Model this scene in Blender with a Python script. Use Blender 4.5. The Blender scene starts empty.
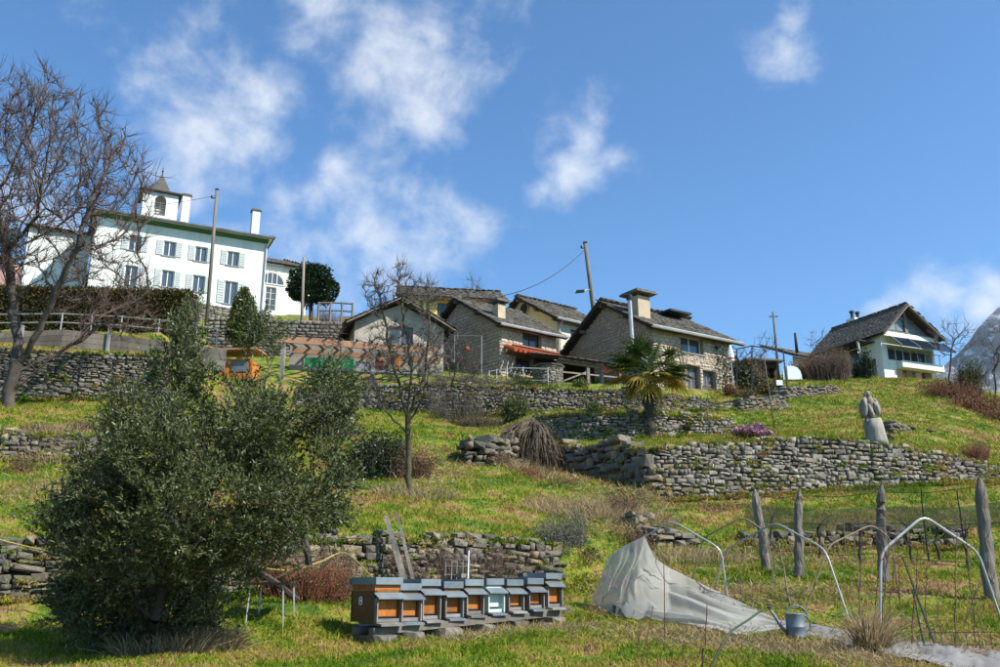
import bpy, math, random
import numpy as np
from mathutils import Vector, Matrix, noise
from mathutils.bvhtree import BVHTree
from mathutils.kdtree import KDTree
random.seed(7); np.random.seed(7)
R = math.radians; U = random.uniform
S = bpy.context.scene; COL = S.collection

# ---------------------------------------------------------------- camera
FPX = 900.0; HOR = 590.0; EYE = 1.6
TH = math.atan((HOR - 333.5) / FPX)
cd = bpy.data.cameras.new('camera'); cam = bpy.data.objects.new('camera', cd); COL.objects.link(cam)
cam.location = (0, 0, EYE); cam.rotation_euler = (math.pi/2 + TH, 0, 0)
cd.lens = 36 * FPX / 1000; cd.sensor_width = 36; cd.clip_end = 20000; cd.clip_start = 0.05
S.camera = cam
CAM = Vector((0, 0, EYE)); FW = Vector((0, math.cos(TH), math.sin(TH))); UP = Vector((0, -math.sin(TH), math.cos(TH)))
def ray(px, py):
    return FW + Vector((1, 0, 0)) * ((px - 500) / FPX) + UP * ((333.5 - py) / FPX)
def P(px, py, d):                       # the point at forward distance d seen at a photo position
    r = ray(px, py); return CAM + r * (d / r.y)

# ---------------------------------------------------------------- light, sky, exposure
S.view_settings.view_transform = 'Standard'; S.view_settings.look = 'None'
S.view_settings.exposure = 0.72; S.view_settings.gamma = 1.0
SUN_H = Vector((0.90, -0.44, 0)).normalized(); SUN_EL = R(43)
sd = bpy.data.lights.new('sun', 'SUN'); sun = bpy.data.objects.new('sun', sd); COL.objects.link(sun)
sd.energy = 5.0; sd.angle = R(0.5); sd.color = (1.0, 0.955, 0.87)
tosun = Vector((SUN_H.x*math.cos(SUN_EL), SUN_H.y*math.cos(SUN_EL), math.sin(SUN_EL)))
sun.rotation_euler = tosun.to_track_quat('Z', 'Y').to_euler(); sun.location = tosun * 50
wd = bpy.data.worlds.new('World'); S.world = wd; wd.use_nodes = True
nt = wd.node_tree; N = nt.nodes; L = nt.links; N.clear()
def nd(t, **k):
    n = N.new(t)
    for a, b in k.items(): setattr(n, a, b)
    return n
out = nd('ShaderNodeOutputWorld'); bg = nd('ShaderNodeBackground'); bg.inputs[1].default_value = 0.077
sky = nd('ShaderNodeTexSky', sky_type='NISHITA'); sky.sun_disc = False
sky.sun_elevation = SUN_EL; sky.sun_rotation = math.atan2(SUN_H.x, SUN_H.y)
sky.altitude = 500; sky.air_density = 1.0; sky.dust_density = 0.7; sky.ozone_density = 3.5
tc = nd('ShaderNodeTexCoord')
def vm(op, a, b=None):
    n = nd('ShaderNodeVectorMath', operation=op)
    for i, v in enumerate((a, b)):
        if v is None: continue
        if hasattr(v, 'links'): L.new(v, n.inputs[i])
        else: n.inputs[i].default_value = v
    return n.outputs['Value'] if op in ('DISTANCE', 'LENGTH') else n.outputs[0]
def mt(op, a, b=None, c=None, clamp=False):
    n = nd('ShaderNodeMath', operation=op, use_clamp=clamp)
    for i, v in enumerate((a, b, c)):
        if v is None: continue
        if hasattr(v, 'links'): L.new(v, n.inputs[i])
        else: n.inputs[i].default_value = v
    return n.outputs[0]
dirn = vm('NORMALIZE', tc.outputs['Generated'])
wn = nd('ShaderNodeTexNoise'); wn.inputs['Scale'].default_value = 6; wn.inputs['Detail'].default_value = 3; L.new(dirn, wn.inputs['Vector'])
off = vm('MULTIPLY', vm('SUBTRACT', wn.outputs['Color'], (.5, .5, .5)), (.045, .045, .045))
wdir = vm('ADD', dirn, off)
clouds = [(222,118,62,1),(262,92,48,1),(200,150,40,.9),(250,140,50,.9),(235,78,36,.9),(408,45,75,1),(440,15,60,1),(372,70,55,.8),
 (325,6,45,.9),(415,95,45,.7),(300,30,40,.7),(337,165,40,1),(288,207,45,1),(315,195,30,.8),(385,245,60,1),(430,236,42,.9),(345,262,50,.9),(470,242,26,.6),
 (590,140,36,1),(603,120,26,.9),(577,168,32,1),(562,184,26,.9),(612,155,26,.9),(565,130,28,.5),(783,46,26,1),(774,60,20,.8),(790,24,18,.8),
 (928,297,28,1),(905,306,20,.9),(880,318,18,.7),(992,290,26,1),(985,312,26,1),(1010,300,40,1),(160,58,42,.5),(130,62,30,.4),(195,190,50,.8),(225,230,60,.7),(540,190,14,.6),(470,60,40,.5),(370,130,40,.6),(180,95,30,.4),(300,250,60,.7),(240,190,50,.7)]
blobs = []
for (x, y, r, k) in clouds: blobs.append((ray(x, y).normalized(), r/900*1.25, k))
rr = random.Random(5)
for i in range(16):                    # the same broken cloud goes on outside the frame
    a = rr.uniform(0, 6.283); e = rr.uniform(.15, 1.2)
    v = Vector((math.cos(a)*math.cos(e), math.sin(a)*math.cos(e), math.sin(e)))
    if v.dot(FW) > .8: continue
    blobs.append((v, rr.uniform(.1, .2), .9)); blobs.append(((v+Vector((.1, .1, .03))).normalized(), rr.uniform(.08, .14), .8))
tot = None
for c, r, k in blobs:
    m = mt('MULTIPLY_ADD', vm('DISTANCE', wdir, tuple(c)), -k/r, k)
    tot = m if tot is None else mt('MAXIMUM', tot, m)
cn = nd('ShaderNodeTexNoise'); cn.inputs['Scale'].default_value = 11; cn.inputs['Detail'].default_value = 10; cn.inputs['Roughness'].default_value = .6
cn.inputs['Distortion'].default_value = .15
L.new(vm('MULTIPLY', dirn, (1, 1, 1.15)), cn.inputs['Vector'])
cl = mt('ADD', mt('MULTIPLY', tot, .8), mt('MULTIPLY_ADD', cn.outputs[0], 3.4, -2.0))
mr = nd('ShaderNodeMapRange', interpolation_type='SMOOTHSTEP'); L.new(cl, mr.inputs[0])
mr.inputs[1].default_value = -.45; mr.inputs[2].default_value = 1.25; mr.inputs[3].default_value = 0; mr.inputs[4].default_value = .84
fac = mt('MULTIPLY', mr.outputs[0], mt('GREATER_THAN', tot, -.6))
mx = nd('ShaderNodeMixRGB'); L.new(fac, mx.inputs[0]); L.new(vm('MULTIPLY', sky.outputs[0], (.86, 1.38, 1.66)), mx.inputs[1]); mx.inputs[2].default_value = (8.0, 8.3, 8.6, 1)
L.new(mx.outputs[0], bg.inputs[0]); L.new(bg.outputs[0], out.inputs[0])
try: wd.cycles.sampling_method = 'MANUAL'; wd.cycles.sample_map_resolution = 512
except Exception: pass

# ---------------------------------------------------------------- materials
MATS = {}
KA = .78      # overall reflectance of the weathered outdoor surfaces
class G_:
    def __init__(s, m): s.nt = m.node_tree; s.N = s.nt.nodes; s.L = s.nt.links
    def n(s, t, ins=None, **k):
        n = s.N.new(t)
        for a, b in k.items(): setattr(n, a, b)
        for a, b in (ins or {}).items():
            if hasattr(b, 'links'): s.L.new(b, n.inputs[a])
            else: n.inputs[a].default_value = b
        return n
    def ramp(s, f, stops):
        r = s.n('ShaderNodeValToRGB', {0: f}); e = r.color_ramp.elements
        while len(e) < len(stops): e.new(.5)
        for i, (p, c) in enumerate(stops): e[i].position = p; e[i].color = (*c, 1)
        return r.outputs[0]
    def rnd(s):
        a = s.n('ShaderNodeNewGeometry').outputs['Random Per Island']; b = s.n('ShaderNodeObjectInfo').outputs['Random']
        return s.n('ShaderNodeMath', {0: s.n('ShaderNodeMath', {0: a, 1: b}, operation='ADD').outputs[0]}, operation='FRACT').outputs[0]
    def noise(s, scale, detail=4, rough=.6, vec=None, dist=0):
        ins = {'Scale': scale, 'Detail': detail, 'Roughness': rough, 'Distortion': dist}
        ins['Vector'] = vec if vec is not None else s.pos()
        return s.n('ShaderNodeTexNoise', ins).outputs[0]
    def pos(s): return s.n('ShaderNodeNewGeometry').outputs['Position']
    def mix(s, f, a, b, t='MIX'):
        ins = {0: f, 1: a if hasattr(a, 'links') else (*a, 1), 2: b if hasattr(b, 'links') else (*b, 1)}
        return s.n('ShaderNodeMixRGB', ins, blend_type=t).outputs[0]
    def m(s, op, a, b=0, c=0): return s.n('ShaderNodeMath', {0: a, 1: b, 2: c}, operation=op).outputs[0]
def newmat(name, rough=.8, metal=0, spec=.3):
    m = bpy.data.materials.new(name); m.use_nodes = True; MATS[name] = m
    g = G_(m); b = g.N['Principled BSDF']; b.inputs['Roughness'].default_value = rough; b.inputs['Metallic'].default_value = metal
    b.inputs['Specular IOR Level'].default_value = spec
    return m, g, b
def bump(g, b, h, st=.4, d=.02):
    bn = g.n('ShaderNodeBump', {'Strength': st, 'Distance': d, 'Height': h}); g.L.new(bn.outputs[0], b.inputs['Normal'])
def simple(name, c1, c2=None, scale=6, rough=.8, metal=0, bmp=.3, rnd=.25, spec=.3, stretch=None, bd=.01, local=False):
    m, g, b = newmat(name, rough, metal, spec)
    c2 = c2 or tuple(x*.6 for x in c1)
    if not name.startswith(('plaster_w', 'white', 'plaster_y', 'flower', 'metal_pipe')): c1 = tuple(x*KA for x in c1); c2 = tuple(x*KA for x in c2)
    v = None
    if local: v = g.n('ShaderNodeTexCoord').outputs['Object']
    if stretch:
        v = g.n('ShaderNodeVectorMath', {0: v if v is not None else g.pos(), 1: stretch}, operation='MULTIPLY').outputs[0]
    n1 = g.noise(scale, 6, .65, v); n2 = g.noise(scale*.22, 2, .5, v)
    f = g.m('MULTIPLY_ADD', g.m('ADD', n1, n2), 1.6, -1.1)
    c = g.mix(g.n('ShaderNodeClamp', {0: f}).outputs[0], c1, c2)
    if rnd: c = g.mix(1, c, g.ramp(g.rnd(), [(0, (1-rnd,)*3), (1, (1+rnd*.6,)*3)]), 'MULTIPLY')
    g.L.new(c, b.inputs[0])
    if bmp: bump(g, b, n1, bmp, bd)
    return m
def stonemat(name, cols, sc=9, moss=.25, rough=.9):
    m, g, b = newmat(name, rough); cols = [tuple(x*KA*q*(.6 if name == 'slate' else 1 if 'house' in name else .82) for x, q in zip(c, (1.05, 1, .93))) for c in cols]
    r = g.rnd(); base = g.ramp(r, [(i/(len(cols)-1), c) for i, c in enumerate(cols)])
    n1 = g.noise(sc, 8, .7); n2 = g.noise(sc*4, 4, .7); n3 = g.noise(1.3, 3, .6)
    c = g.mix(1, base, g.ramp(n1, [(.25, (.5, .48, .46)), (.6, (1.1, 1.1, 1.08))]), 'MULTIPLY')
    c = g.mix(g.m('MULTIPLY', g.ramp(n2, [(.52, (0, 0, 0)), (.68, (1, 1, 1))]), .35), c, (.36, .35, .31))
    c = g.mix(g.m('MULTIPLY', g.ramp(n3, [(.5, (0, 0, 0)), (.72, (1, 1, 1))]), moss), c, (.09, .085, .045))
    g.L.new(c, b.inputs[0]); bump(g, b, g.m('ADD', n1, g.m('MULTIPLY', n2, .5)), .6, .02)
    return m
stonemat('stone_grey', [(.13,.12,.11),(.23,.215,.19),(.31,.29,.25),(.17,.16,.145),(.38,.35,.3),(.28,.22,.16)])
stonemat('stone_pale', [(.13,.125,.115),(.29,.275,.25),(.38,.36,.32),(.18,.17,.155),(.47,.44,.39),(.31,.25,.18),(.22,.21,.19)], moss=.35)
stonemat('stone_dark', [(.14,.13,.12),(.22,.2,.18),(.3,.27,.22),(.16,.14,.12),(.36,.33,.27),(.42,.34,.24)], moss=.3)
stonemat('stone_mossy', [(.10,.095,.085),(.17,.16,.14),(.25,.23,.19),(.13,.12,.1),(.32,.29,.24),(.33,.25,.16)], moss=.75)
stonemat('stone_house', [(.46,.37,.29),(.58,.48,.38),(.62,.53,.43),(.5,.41,.33),(.58,.5,.41),(.46,.35,.26)], moss=.05)
stonemat('slate', [(.15,.14,.13),(.22,.205,.19),(.27,.25,.225),(.18,.165,.15),(.24,.22,.2)], sc=5, moss=.25)
simple('plaster_white', (.70,.72,.68), (.52,.53,.49), 2.4, .9, rnd=0, bmp=.2, stretch=(1, 1, .3))
simple('plaster_cream', (.74,.68,.56), (.60,.53,.42), 1.5, .9, rnd=0, bmp=.2)
simple('plaster_rough', (.62,.56,.46), (.34,.30,.24), 2.2, .95, rnd=0, bmp=.6, bd=.05)
simple('plaster_yellow', (.85,.68,.16), (.75,.58,.12), 2, .9, rnd=0)
simple('plaster_pink', (.72,.42,.36), (.6,.34,.3), 2, .9, rnd=0)
simple('plaster_chimney', (.62,.50,.34), (.44,.35,.24), 3, .9, rnd=0)
simple('mortar', (.46,.40,.33), (.3,.26,.21), 5, .95, rnd=0, bmp=.6)
simple('green_band', (.05,.16,.06), (.04,.12,.05), 3, .6, rnd=0)
simple('shutter_paint', (.62,.66,.64), (.5,.54,.53), 5, .6, rnd=.05)
simple('wood_old', (.30,.26,.21), (.13,.11,.09), 6, .85, stretch=(1, 1, .15), bmp=.6)
simple('wood_post', (.34,.30,.25), (.12,.10,.08), 7, .9, stretch=(3, 3, .25), bmp=1, bd=.03)
simple('wood_brown', (.36,.20,.12), (.22,.12,.07), 5, .8)
simple('wood_pink', (.62,.34,.2), (.42,.22,.13), 4, .8)
simple('wood_dark', (.06,.04,.028), (.03,.02,.015), 5, .8)
simple('wood_orange', (.66,.22,.035), (.28,.085,.015), 14, .55, stretch=(1, 1, .4), rnd=.25)
simple('wood_hive', (.24,.12,.035), (.12,.055,.02), 6, .6, rnd=.2)
simple('wood_grey', (.33,.31,.29), (.14,.13,.12), 8, .85, bmp=.5)
simple('paint_mint', (.62,.74,.66), (.5,.62,.55), 5, .6, rnd=.05)
simple('metal_lid', (.30,.345,.37), (.16,.19,.21), 7, .45, .35, bmp=.1, rnd=.15)
simple('metal_pipe', (.46,.46,.45), (.3,.29,.28), 7, .4, .4, bmp=.1, rnd=0)
simple('metal_rust', (.34,.27,.2), (.2,.13,.09), 9, .7, .2, rnd=0)
simple('metal_dark', (.05,.05,.05), (.03,.03,.03), 5, .5, .5, rnd=0)
simple('zinc', (.27,.31,.34), (.16,.19,.21), 9, .55, .5, rnd=0)
simple('concrete', (.36,.35,.34), (.22,.22,.21), 2.5, .9, rnd=.1, bmp=.4)
simple('red_paint', (.5,.06,.04), (.35,.04,.03), 4, .6, rnd=0)
simple('dark_red', (.22,.03,.025), (.14,.02,.02), 4, .8, rnd=0)
simple('red_tile', (.62,.13,.06), (.45,.09,.04), 4, .8, rnd=.2)
simple('green_cloth', (.0,.20,.075), (.0,.15,.055), 2, .8, rnd=0)
simple('hose_yellow', (.42,.36,.08), (.3,.25,.06), 3, .5, rnd=0)
simple('white_plastic', (.8,.8,.79), (.7,.7,.69), 3, .5, rnd=0)
simple('cable', (.03,.03,.03), (.02,.02,.02), 3, .6, rnd=0)
simple('solar_blue', (.03,.045,.08), (.02,.03,.05), 3, .15, .3, rnd=.2, spec=.6)
simple('stake_green', (.012,.05,.015), (.008,.03,.01), 5, .6, rnd=0)
simple('bark_grey', (.115,.095,.075), (.04,.033,.026), 7, .9, bmp=.8, rnd=.15, bd=.03)
simple('bark_moss', (.13,.12,.055), (.05,.042,.028), 5, .9, bmp=.8, rnd=.15, bd=.03)
simple('twig', (.17,.115,.09), (.10,.07,.055), 5, .8, bmp=0, rnd=.3)
simple('twig_grey', (.2,.17,.145), (.11,.09,.08), 5, .8, bmp=0, rnd=.3)
simple('twig_red', (.30,.11,.055), (.17,.07,.04), 5, .8, bmp=0, rnd=.4)
simple('cane', (.42,.33,.2), (.3,.22,.13), 5, .7, bmp=0, rnd=.2)
simple('soil', (.055,.04,.028), (.03,.022,.016), 6, .95, rnd=0, bmp=.8)
simple('stump_wood', (.46,.42,.36), (.22,.19,.16), 9, .85, rnd=0, stretch=(1, 1, .2), bmp=.9, bd=.03)
simple('flower_pink', (.5,.22,.36), (.36,.16,.28), 9, .8, rnd=.4)
simple('road', (.27,.26,.25), (.17,.16,.15), 4, .9, rnd=0)
def glass():
    m, g, b = newmat('glass', .08, 0, .6); b.inputs[0].default_value = (.06, .075, .09, 1)
    return m
glass()
def leafmat(name, c1, c2, c3, tr=.25, rough=.5, back=None):
    m, g, b = newmat(name, rough, 0, .22); c1, c2, c3 = [tuple(x*KA for x in c) for c in (c1, c2, c3)]
    r = g.rnd(); c = g.ramp(r, [(0, c1), (.55, c2), (1, c3)])
    if back:
        bf = g.n('ShaderNodeNewGeometry').outputs['Backfacing']
        c = g.mix(g.m('MULTIPLY', bf, .8), c, back)
    g.L.new(c, b.inputs[0])
    if tr:
        t = g.n('ShaderNodeBsdfTranslucent', {0: c}); mx = g.n('ShaderNodeMixShader', {0: tr, 1: b.outputs[0], 2: t.outputs[0]})
        g.L.new(mx.outputs[0], g.N['Material Output'].inputs[0])
    return m
leafmat('olive_leaf', (.018,.030,.004), (.05,.07,.011), (.17,.185,.06), .1, .38, (.14,.16,.08))
leafmat('dark_leaf', (.008,.02,.008), (.018,.04,.013), (.04,.07,.02), .1, .35)
leafmat('yew_leaf', (.03,.05,.008), (.06,.09,.012), (.14,.14,.02), .15, .6)
leafmat('hedge_leaf', (.035,.035,.012), (.085,.07,.02), (.17,.12,.035), .2, .7)
leafmat('shrub_leaf', (.04,.07,.015), (.09,.13,.03), (.17,.2,.05), .2, .6)
leafmat('grey_leaf', (.09,.10,.06), (.15,.165,.11), (.24,.25,.17), .2, .7)
leafmat('ivy_leaf', (.015,.03,.01), (.04,.06,.022), (.09,.11,.05), .1, .5)
leafmat('palm_green', (.03,.06,.012), (.055,.10,.02), (.12,.16,.03), .2, .4)
leafmat('palm_yellow', (.35,.25,.03), (.5,.37,.05), (.28,.22,.04), .3, .5)
leafmat('brown_leaf', (.10,.05,.02), (.2,.11,.05), (.3,.18,.08), .2, .8)
leafmat('dry_grass', (.28,.19,.09), (.42,.31,.16), (.56,.45,.27), .3, .8)
leafmat('dead_frond', (.08,.06,.04), (.15,.115,.08), (.24,.19,.13), .1, .9)
# ground and grass share the same patch pattern, so the blades have the colour of the turf below
def turfcol(g, blades):
    p1 = g.noise(.35, 4, .6); p2 = g.noise(1.6, 5, .65); p2 = g.m('MULTIPLY_ADD', p2, 1.5, -.25); p3 = g.noise(9, 4, .7)
    f = g.m('ADD', g.m('MULTIPLY', p1, .8), g.m('ADD', g.m('MULTIPLY', p2, .9), g.m('MULTIPLY', p3, .25)))
    if blades: f = g.m('ADD', f, g.m('MULTIPLY_ADD', g.rnd(), .34, -.17))
    k = 1.22 if blades else .75
    st = [(.0,(.055,.105,.007)),(.28,(.10,.16,.009)),(.44,(.165,.205,.012)),(.56,(.24,.235,.02)),(.66,(.31,.22,.07)),(.82,(.27,.165,.07)),(1,(.19,.115,.06))]
    fm = g.n('ShaderNodeMapRange', {0: f, 1: .72, 2: 1.27}).outputs[0]
    return g.ramp(fm, [(p, tuple(x*k for x in c)) for p, c in st]), p2, p3
m, g, b = newmat('turf', .95); c, p2, p3 = turfcol(g, False)
g.L.new(c, b.inputs[0]); bump(g, b, g.m('ADD', p2, g.m('MULTIPLY', p3, .6)), .9, .06)
m, g, b = newmat('grass_blade', .7, 0, .08); c, p2, p3 = turfcol(g, True); g.L.new(c, b.inputs[0])
t = g.n('ShaderNodeBsdfTranslucent', {0: c}); mx = g.n('ShaderNodeMixShader', {0: .3, 1: b.outputs[0], 2: t.outputs[0]}); g.L.new(mx.outputs[0], g.N['Material Output'].inputs[0])
# netting / fleece
m, g, b = newmat('fleece', .75, 0, .2)
n1 = g.noise(3, 5, .6); dt = g.n('ShaderNodeAttribute', attribute_name='dirt').outputs['Fac']; c = g.mix(g.n('ShaderNodeClamp', {0: g.m('MULTIPLY_ADD', n1, .35, g.m('MULTIPLY', dt, .45))}).outputs[0], (.60,.595,.56), (.36,.35,.31)); g.L.new(c, b.inputs[0])
t = g.n('ShaderNodeBsdfTranslucent', {0: c}); tp = g.n('ShaderNodeBsdfTransparent')
m1 = g.n('ShaderNodeMixShader', {0: .5, 1: b.outputs[0], 2: t.outputs[0]}); m2 = g.n('ShaderNodeMixShader', {0: .27, 1: m1.outputs[0], 2: tp.outputs[0]})
g.L.new(m2.outputs[0], g.N['Material Output'].inputs[0])
m, g, b = newmat('net_shade', .8, 0, .1); b.inputs[0].default_value = (.035,.033,.028,1); tp = g.n('ShaderNodeBsdfTransparent')
m2 = g.n('ShaderNodeMixShader', {0: .42, 1: b.outputs[0], 2: tp.outputs[0]}); g.L.new(m2.outputs[0], g.N['Material Output'].inputs[0])
m, g, b = newmat('mountain_rock', .95)
n1 = g.noise(.006, 8, .65); n2 = g.noise(.02, 8, .7)
c = g.ramp(n1, [(.3,(.07,.068,.064)),(.5,(.13,.126,.118)),(.7,(.2,.193,.18))]); c = g.mix(g.ramp(n2, [(.52,(0,0,0)),(.62,(1,1,1))]), c, (.6,.6,.6)); g.L.new(c, b.inputs[0])

m = bpy.data.materials.new('air'); m.use_nodes = True; MATS['air'] = m; g = G_(m); g.N.remove(g.N['Principled BSDF'])
pv = g.n('ShaderNodeVolumePrincipled', {'Color': (.80, .88, 1, 1), 'Density': 3.5e-5, 'Anisotropy': .2}); g.L.new(pv.outputs[0], g.N['Material Output'].inputs['Volume'])
# ---------------------------------------------------------------- mesh helpers
class MB:
    def __init__(s): s.v = []; s.f = []
    def add(s, vs, fs):
        o = len(s.v); s.v += [tuple(v) for v in vs]; s.f += [tuple(i+o for i in f) for f in fs]; return s
    def box(s, x0, y0, z0, x1, y1, z1, M=None):
        vs = [Vector((x, y, z)) for z in (z0, z1) for y in (y0, y1) for x in (x0, x1)]
        if M is not None: vs = [M @ v for v in vs]
        return s.add(vs, [(0,2,3,1),(4,5,7,6),(0,1,5,4),(2,6,7,3),(0,4,6,2),(1,3,7,5)])
    def bar(s, a, b, w, h=None, up=Vector((0, 0, 1))):    # a beam from a to b
        a = Vector(a); b = Vector(b); h = h or w; d = (b-a); ln = d.length; d.normalize()
        x = d.cross(up)
        if x.length < 1e-3: x = Vector((1, 0, 0))
        x.normalize(); z = x.cross(d)
        vs = [p + x*sx*w/2 + z*sz*h/2 for p in (a, b) for sz in (-1, 1) for sx in (-1, 1)]
        return s.add(vs, [(0,1,3,2),(4,6,7,5),(0,4,5,1),(2,3,7,6),(0,2,6,4),(1,5,7,3)])
    def prism(s, pts, ext):
        n = len(pts); e = Vector(ext); pts = [Vector(p) for p in pts]
        s.add(pts + [p+e for p in pts], [tuple(range(n))[::-1], tuple(range(n, 2*n))] + [(i, (i+1) % n, n+(i+1) % n, n+i) for i in range(n)]); return s
    def tube(s, pts, rad, n=6, cap=True, wob=0):
        pts = [Vector(p) for p in pts]; k = len(pts)
        if not hasattr(rad, '__len__'): rad = [rad]*k
        rings = []; ref = Vector((.13, .21, 1)).normalized()
        for i in range(k):
            d = (pts[min(i+1, k-1)] - pts[max(i-1, 0)]).normalized()
            x = d.cross(ref)
            if x.length < .15: x = d.cross(Vector((1, 0, 0)))
            x.normalize(); y = x.cross(d)
            rings.append([pts[i] + (x*math.cos(t)+y*math.sin(t))*rad[i]*(1+U(-wob, wob)) for t in [6.28318*j/n for j in range(n)]])
        vs = [v for r in rings for v in r]; fs = []
        for i in range(k-1):
            for j in range(n): a = i*n+j; c = i*n+(j+1) % n; fs.append((a, c, c+n, a+n))
        if cap: fs.append(tuple(range(n))[::-1]); fs.append(tuple(range((k-1)*n, k*n)))
        return s.add(vs, fs)
    def lathe(s, prof, n=16, c=(0, 0)):
        vs = []; k = len(prof)
        for r, z in prof: vs += [(c[0]+r*math.cos(6.28318*j/n), c[1]+r*math.sin(6.28318*j/n), z) for j in range(n)]
        fs = [(i*n+j, i*n+(j+1) % n, (i+1)*n+(j+1) % n, (i+1)*n+j) for i in range(k-1) for j in range(n)]
        return s.add(vs, fs + [tuple(range(n))[::-1], tuple(range((k-1)*n, k*n))])
    def build(s, name, mat, parent=None, smooth=False, loc=None):
        me = bpy.data.meshes.new(name); me.from_pydata(s.v, [], s.f); me.materials.append(MATS[mat])
        if smooth: me.polygons.foreach_set('use_smooth', [True]*len(me.polygons))
        o = bpy.data.objects.new(name, me); COL.objects.link(o)
        if parent: o.parent = parent
        if loc is not None: o.location = loc
        return o
def npmesh(name, V, F, mat, parent=None, smooth=False, loc=None):
    V = np.asarray(V, np.float32).reshape(-1, 3); F = np.asarray(F, np.int32); k = F.shape[1]; n = len(F)
    me = bpy.data.meshes.new(name); me.vertices.add(len(V)); me.vertices.foreach_set('co', V.ravel())
    me.loops.add(n*k); me.loops.foreach_set('vertex_index', F.ravel()); me.polygons.add(n)
    me.polygons.foreach_set('loop_start', np.arange(n, dtype=np.int32)*k)
    if smooth: me.polygons.foreach_set('use_smooth', np.ones(n, bool))
    me.update(calc_edges=True); me.materials.append(MATS[mat])
    o = bpy.data.objects.new(name, me); COL.objects.link(o)
    if parent: o.parent = parent
    if loc is not None: o.location = loc
    return o
def tag(o, label=None, cat=None, group=None, kind=None):
    if label: o['label'] = label
    if cat: o['category'] = cat
    if group: o['group'] = group
    if kind: o['kind'] = kind
    return o
def thing(name, label, cat, loc=(0, 0, 0), rz=0, group=None):
    o = bpy.data.objects.new(name, None); COL.objects.link(o); o.location = loc; o.rotation_euler = (0, 0, rz); o.empty_display_size = .2
    return tag(o, label, cat, group)
def stuff(o): o['kind'] = 'stuff'; return o

# ---------------------------------------------------------------- terrain: curves that follow the terraces (photo x: photo y, distance)
ROWS = [
 [(0,680,7)],
 [(-900,658,10),(0,652,10),(200,652,10),(350,648,11),(460,636,12.2),(560,625,13.3),(650,622,13),(800,630,11.5),(1000,650,10),(1900,660,9)],
 [(-900,612,12),(0,603,12),(200,598,12.5),(350,590,13.8),(450,588,14.8),(560,590,15.6),(620,575,16),(700,575,15),(850,588,14),(1000,598,13),(1900,620,12)],
 [(-900,556,12.3),(0,550,12.3),(200,542,12.9),(350,540,14.2),(450,540,15.2),(540,542,16),(600,553,16.6),(650,556,17),(740,560,17),(850,563,16.5),(1000,570,15.5),(1900,590,14)],
 [(-900,500,18),(0,490,18),(200,480,20),(400,496,19),(500,500,20),(600,515,19.5),(650,530,19),(740,551,18.5),(850,553,18.5),(960,549,18.5),(1900,548,18.5)],
 [(-900,478,20),(0,476,20),(200,465,22),(400,480,21.5),(500,480,22),(600,500,21),(650,515,20.5),(740,537,18.8),(850,533,18.8),(960,531,18.8),(1900,530,18.8)],
 [(-900,462,22),(0,462,22),(110,460,22.5),(200,450,25),(350,440,27),(430,440,27),(480,455,26.5),(545,467,28),(600,479,25.5),(650,490,23),(660,502,23),(760,497,24),(880,488,25),(960,484,26),(1100,482,27),(1900,480,28)],
 [(-900,434,22.3),(0,434,22.3),(100,436,22.7),(125,450,24),(200,448,25.3),(350,438,27.3),(430,438,27.3),(480,446,27),(545,445,28.3),(600,447,25.8),(650,449,23.3),(660,448,23.3),(760,441,24.4),(830,439,25),(870,443,25.3),(940,456,26.3),(1000,467,27.4),(1100,472,28),(1900,472,29)],
 [(-900,405,32),(0,402,32),(110,401,33),(200,410,34),(350,413,36),(450,420,36),(500,430,34),(540,443,32),(600,442,31),(650,440,31),(720,437,32),(760,432,32),(800,426,34),(870,418,36),(950,424,38),(1000,434,38),(1900,440,38)],
 [(-900,352,32.4),(0,352,32.4),(160,356,33.4),(220,395,34.6),(300,411,36.1),(350,412,36.2),(450,419,36.2),(500,426,34.6),(535,417,32.4),(600,415,31.3),(650,415,31.3),(715,419,32.3),(745,429,32.5),(800,422,35),(870,414,37),(950,420,39),(1000,431,39),(1900,438,39)],
 [(-900,349,34),(0,348,34),(160,352,35),(220,390,36),(300,410,36.6),(350,411,37),(450,417,37),(500,415,37),(540,413,37),(640,413,37),(700,412,38),(740,412,39),(800,410,41),(870,406,43),(950,412,44),(1000,425,43),(1900,430,43)],
 [(-900,336,35),(0,335,35),(160,338,36),(220,380,37),(300,390,37.2),(350,388,37.3),(450,385,37.3),(540,389,37.3),(640,393,37.3),(700,400,38.3),(740,409,39.8),(800,402,44),(870,399,47),(950,406,47),(1000,418,46),(1900,425,45)],
 [(-900,331,46),(0,331,46),(160,333,46),(220,350,46),(300,378,42),(400,380,42),(500,379,44),(600,384,46),(700,389,48),(740,386,54),(800,379,60),(870,378,62),(945,381,62),(1000,402,56),(1900,415,55)],
 [(-900,322,60),(0,322,60),(160,322,60),(300,322,62),(350,330,62),(400,340,65),(600,365,70),(800,376,75),(900,379,78),(1000,392,80),(1900,405,80)],
 [(-900,312,85),(0,310,85),(300,314,85),(400,335,90),(600,362,100),(800,379,110),(900,384,110),(1000,400,110),(1900,410,110)]]
WALLSTEP = {2, 4, 6, 8, 10}
pxs = np.concatenate([np.arange(-900, -20, 40), np.arange(-20, 1021, 5), np.arange(1040, 1901, 40)]).astype(float)
def curve(k, px):
    a = np.array(ROWS[k], float); return P(px, float(np.interp(px, a[:, 0], a[:, 1])), float(np.interp(px, a[:, 0], a[:, 2])))
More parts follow.
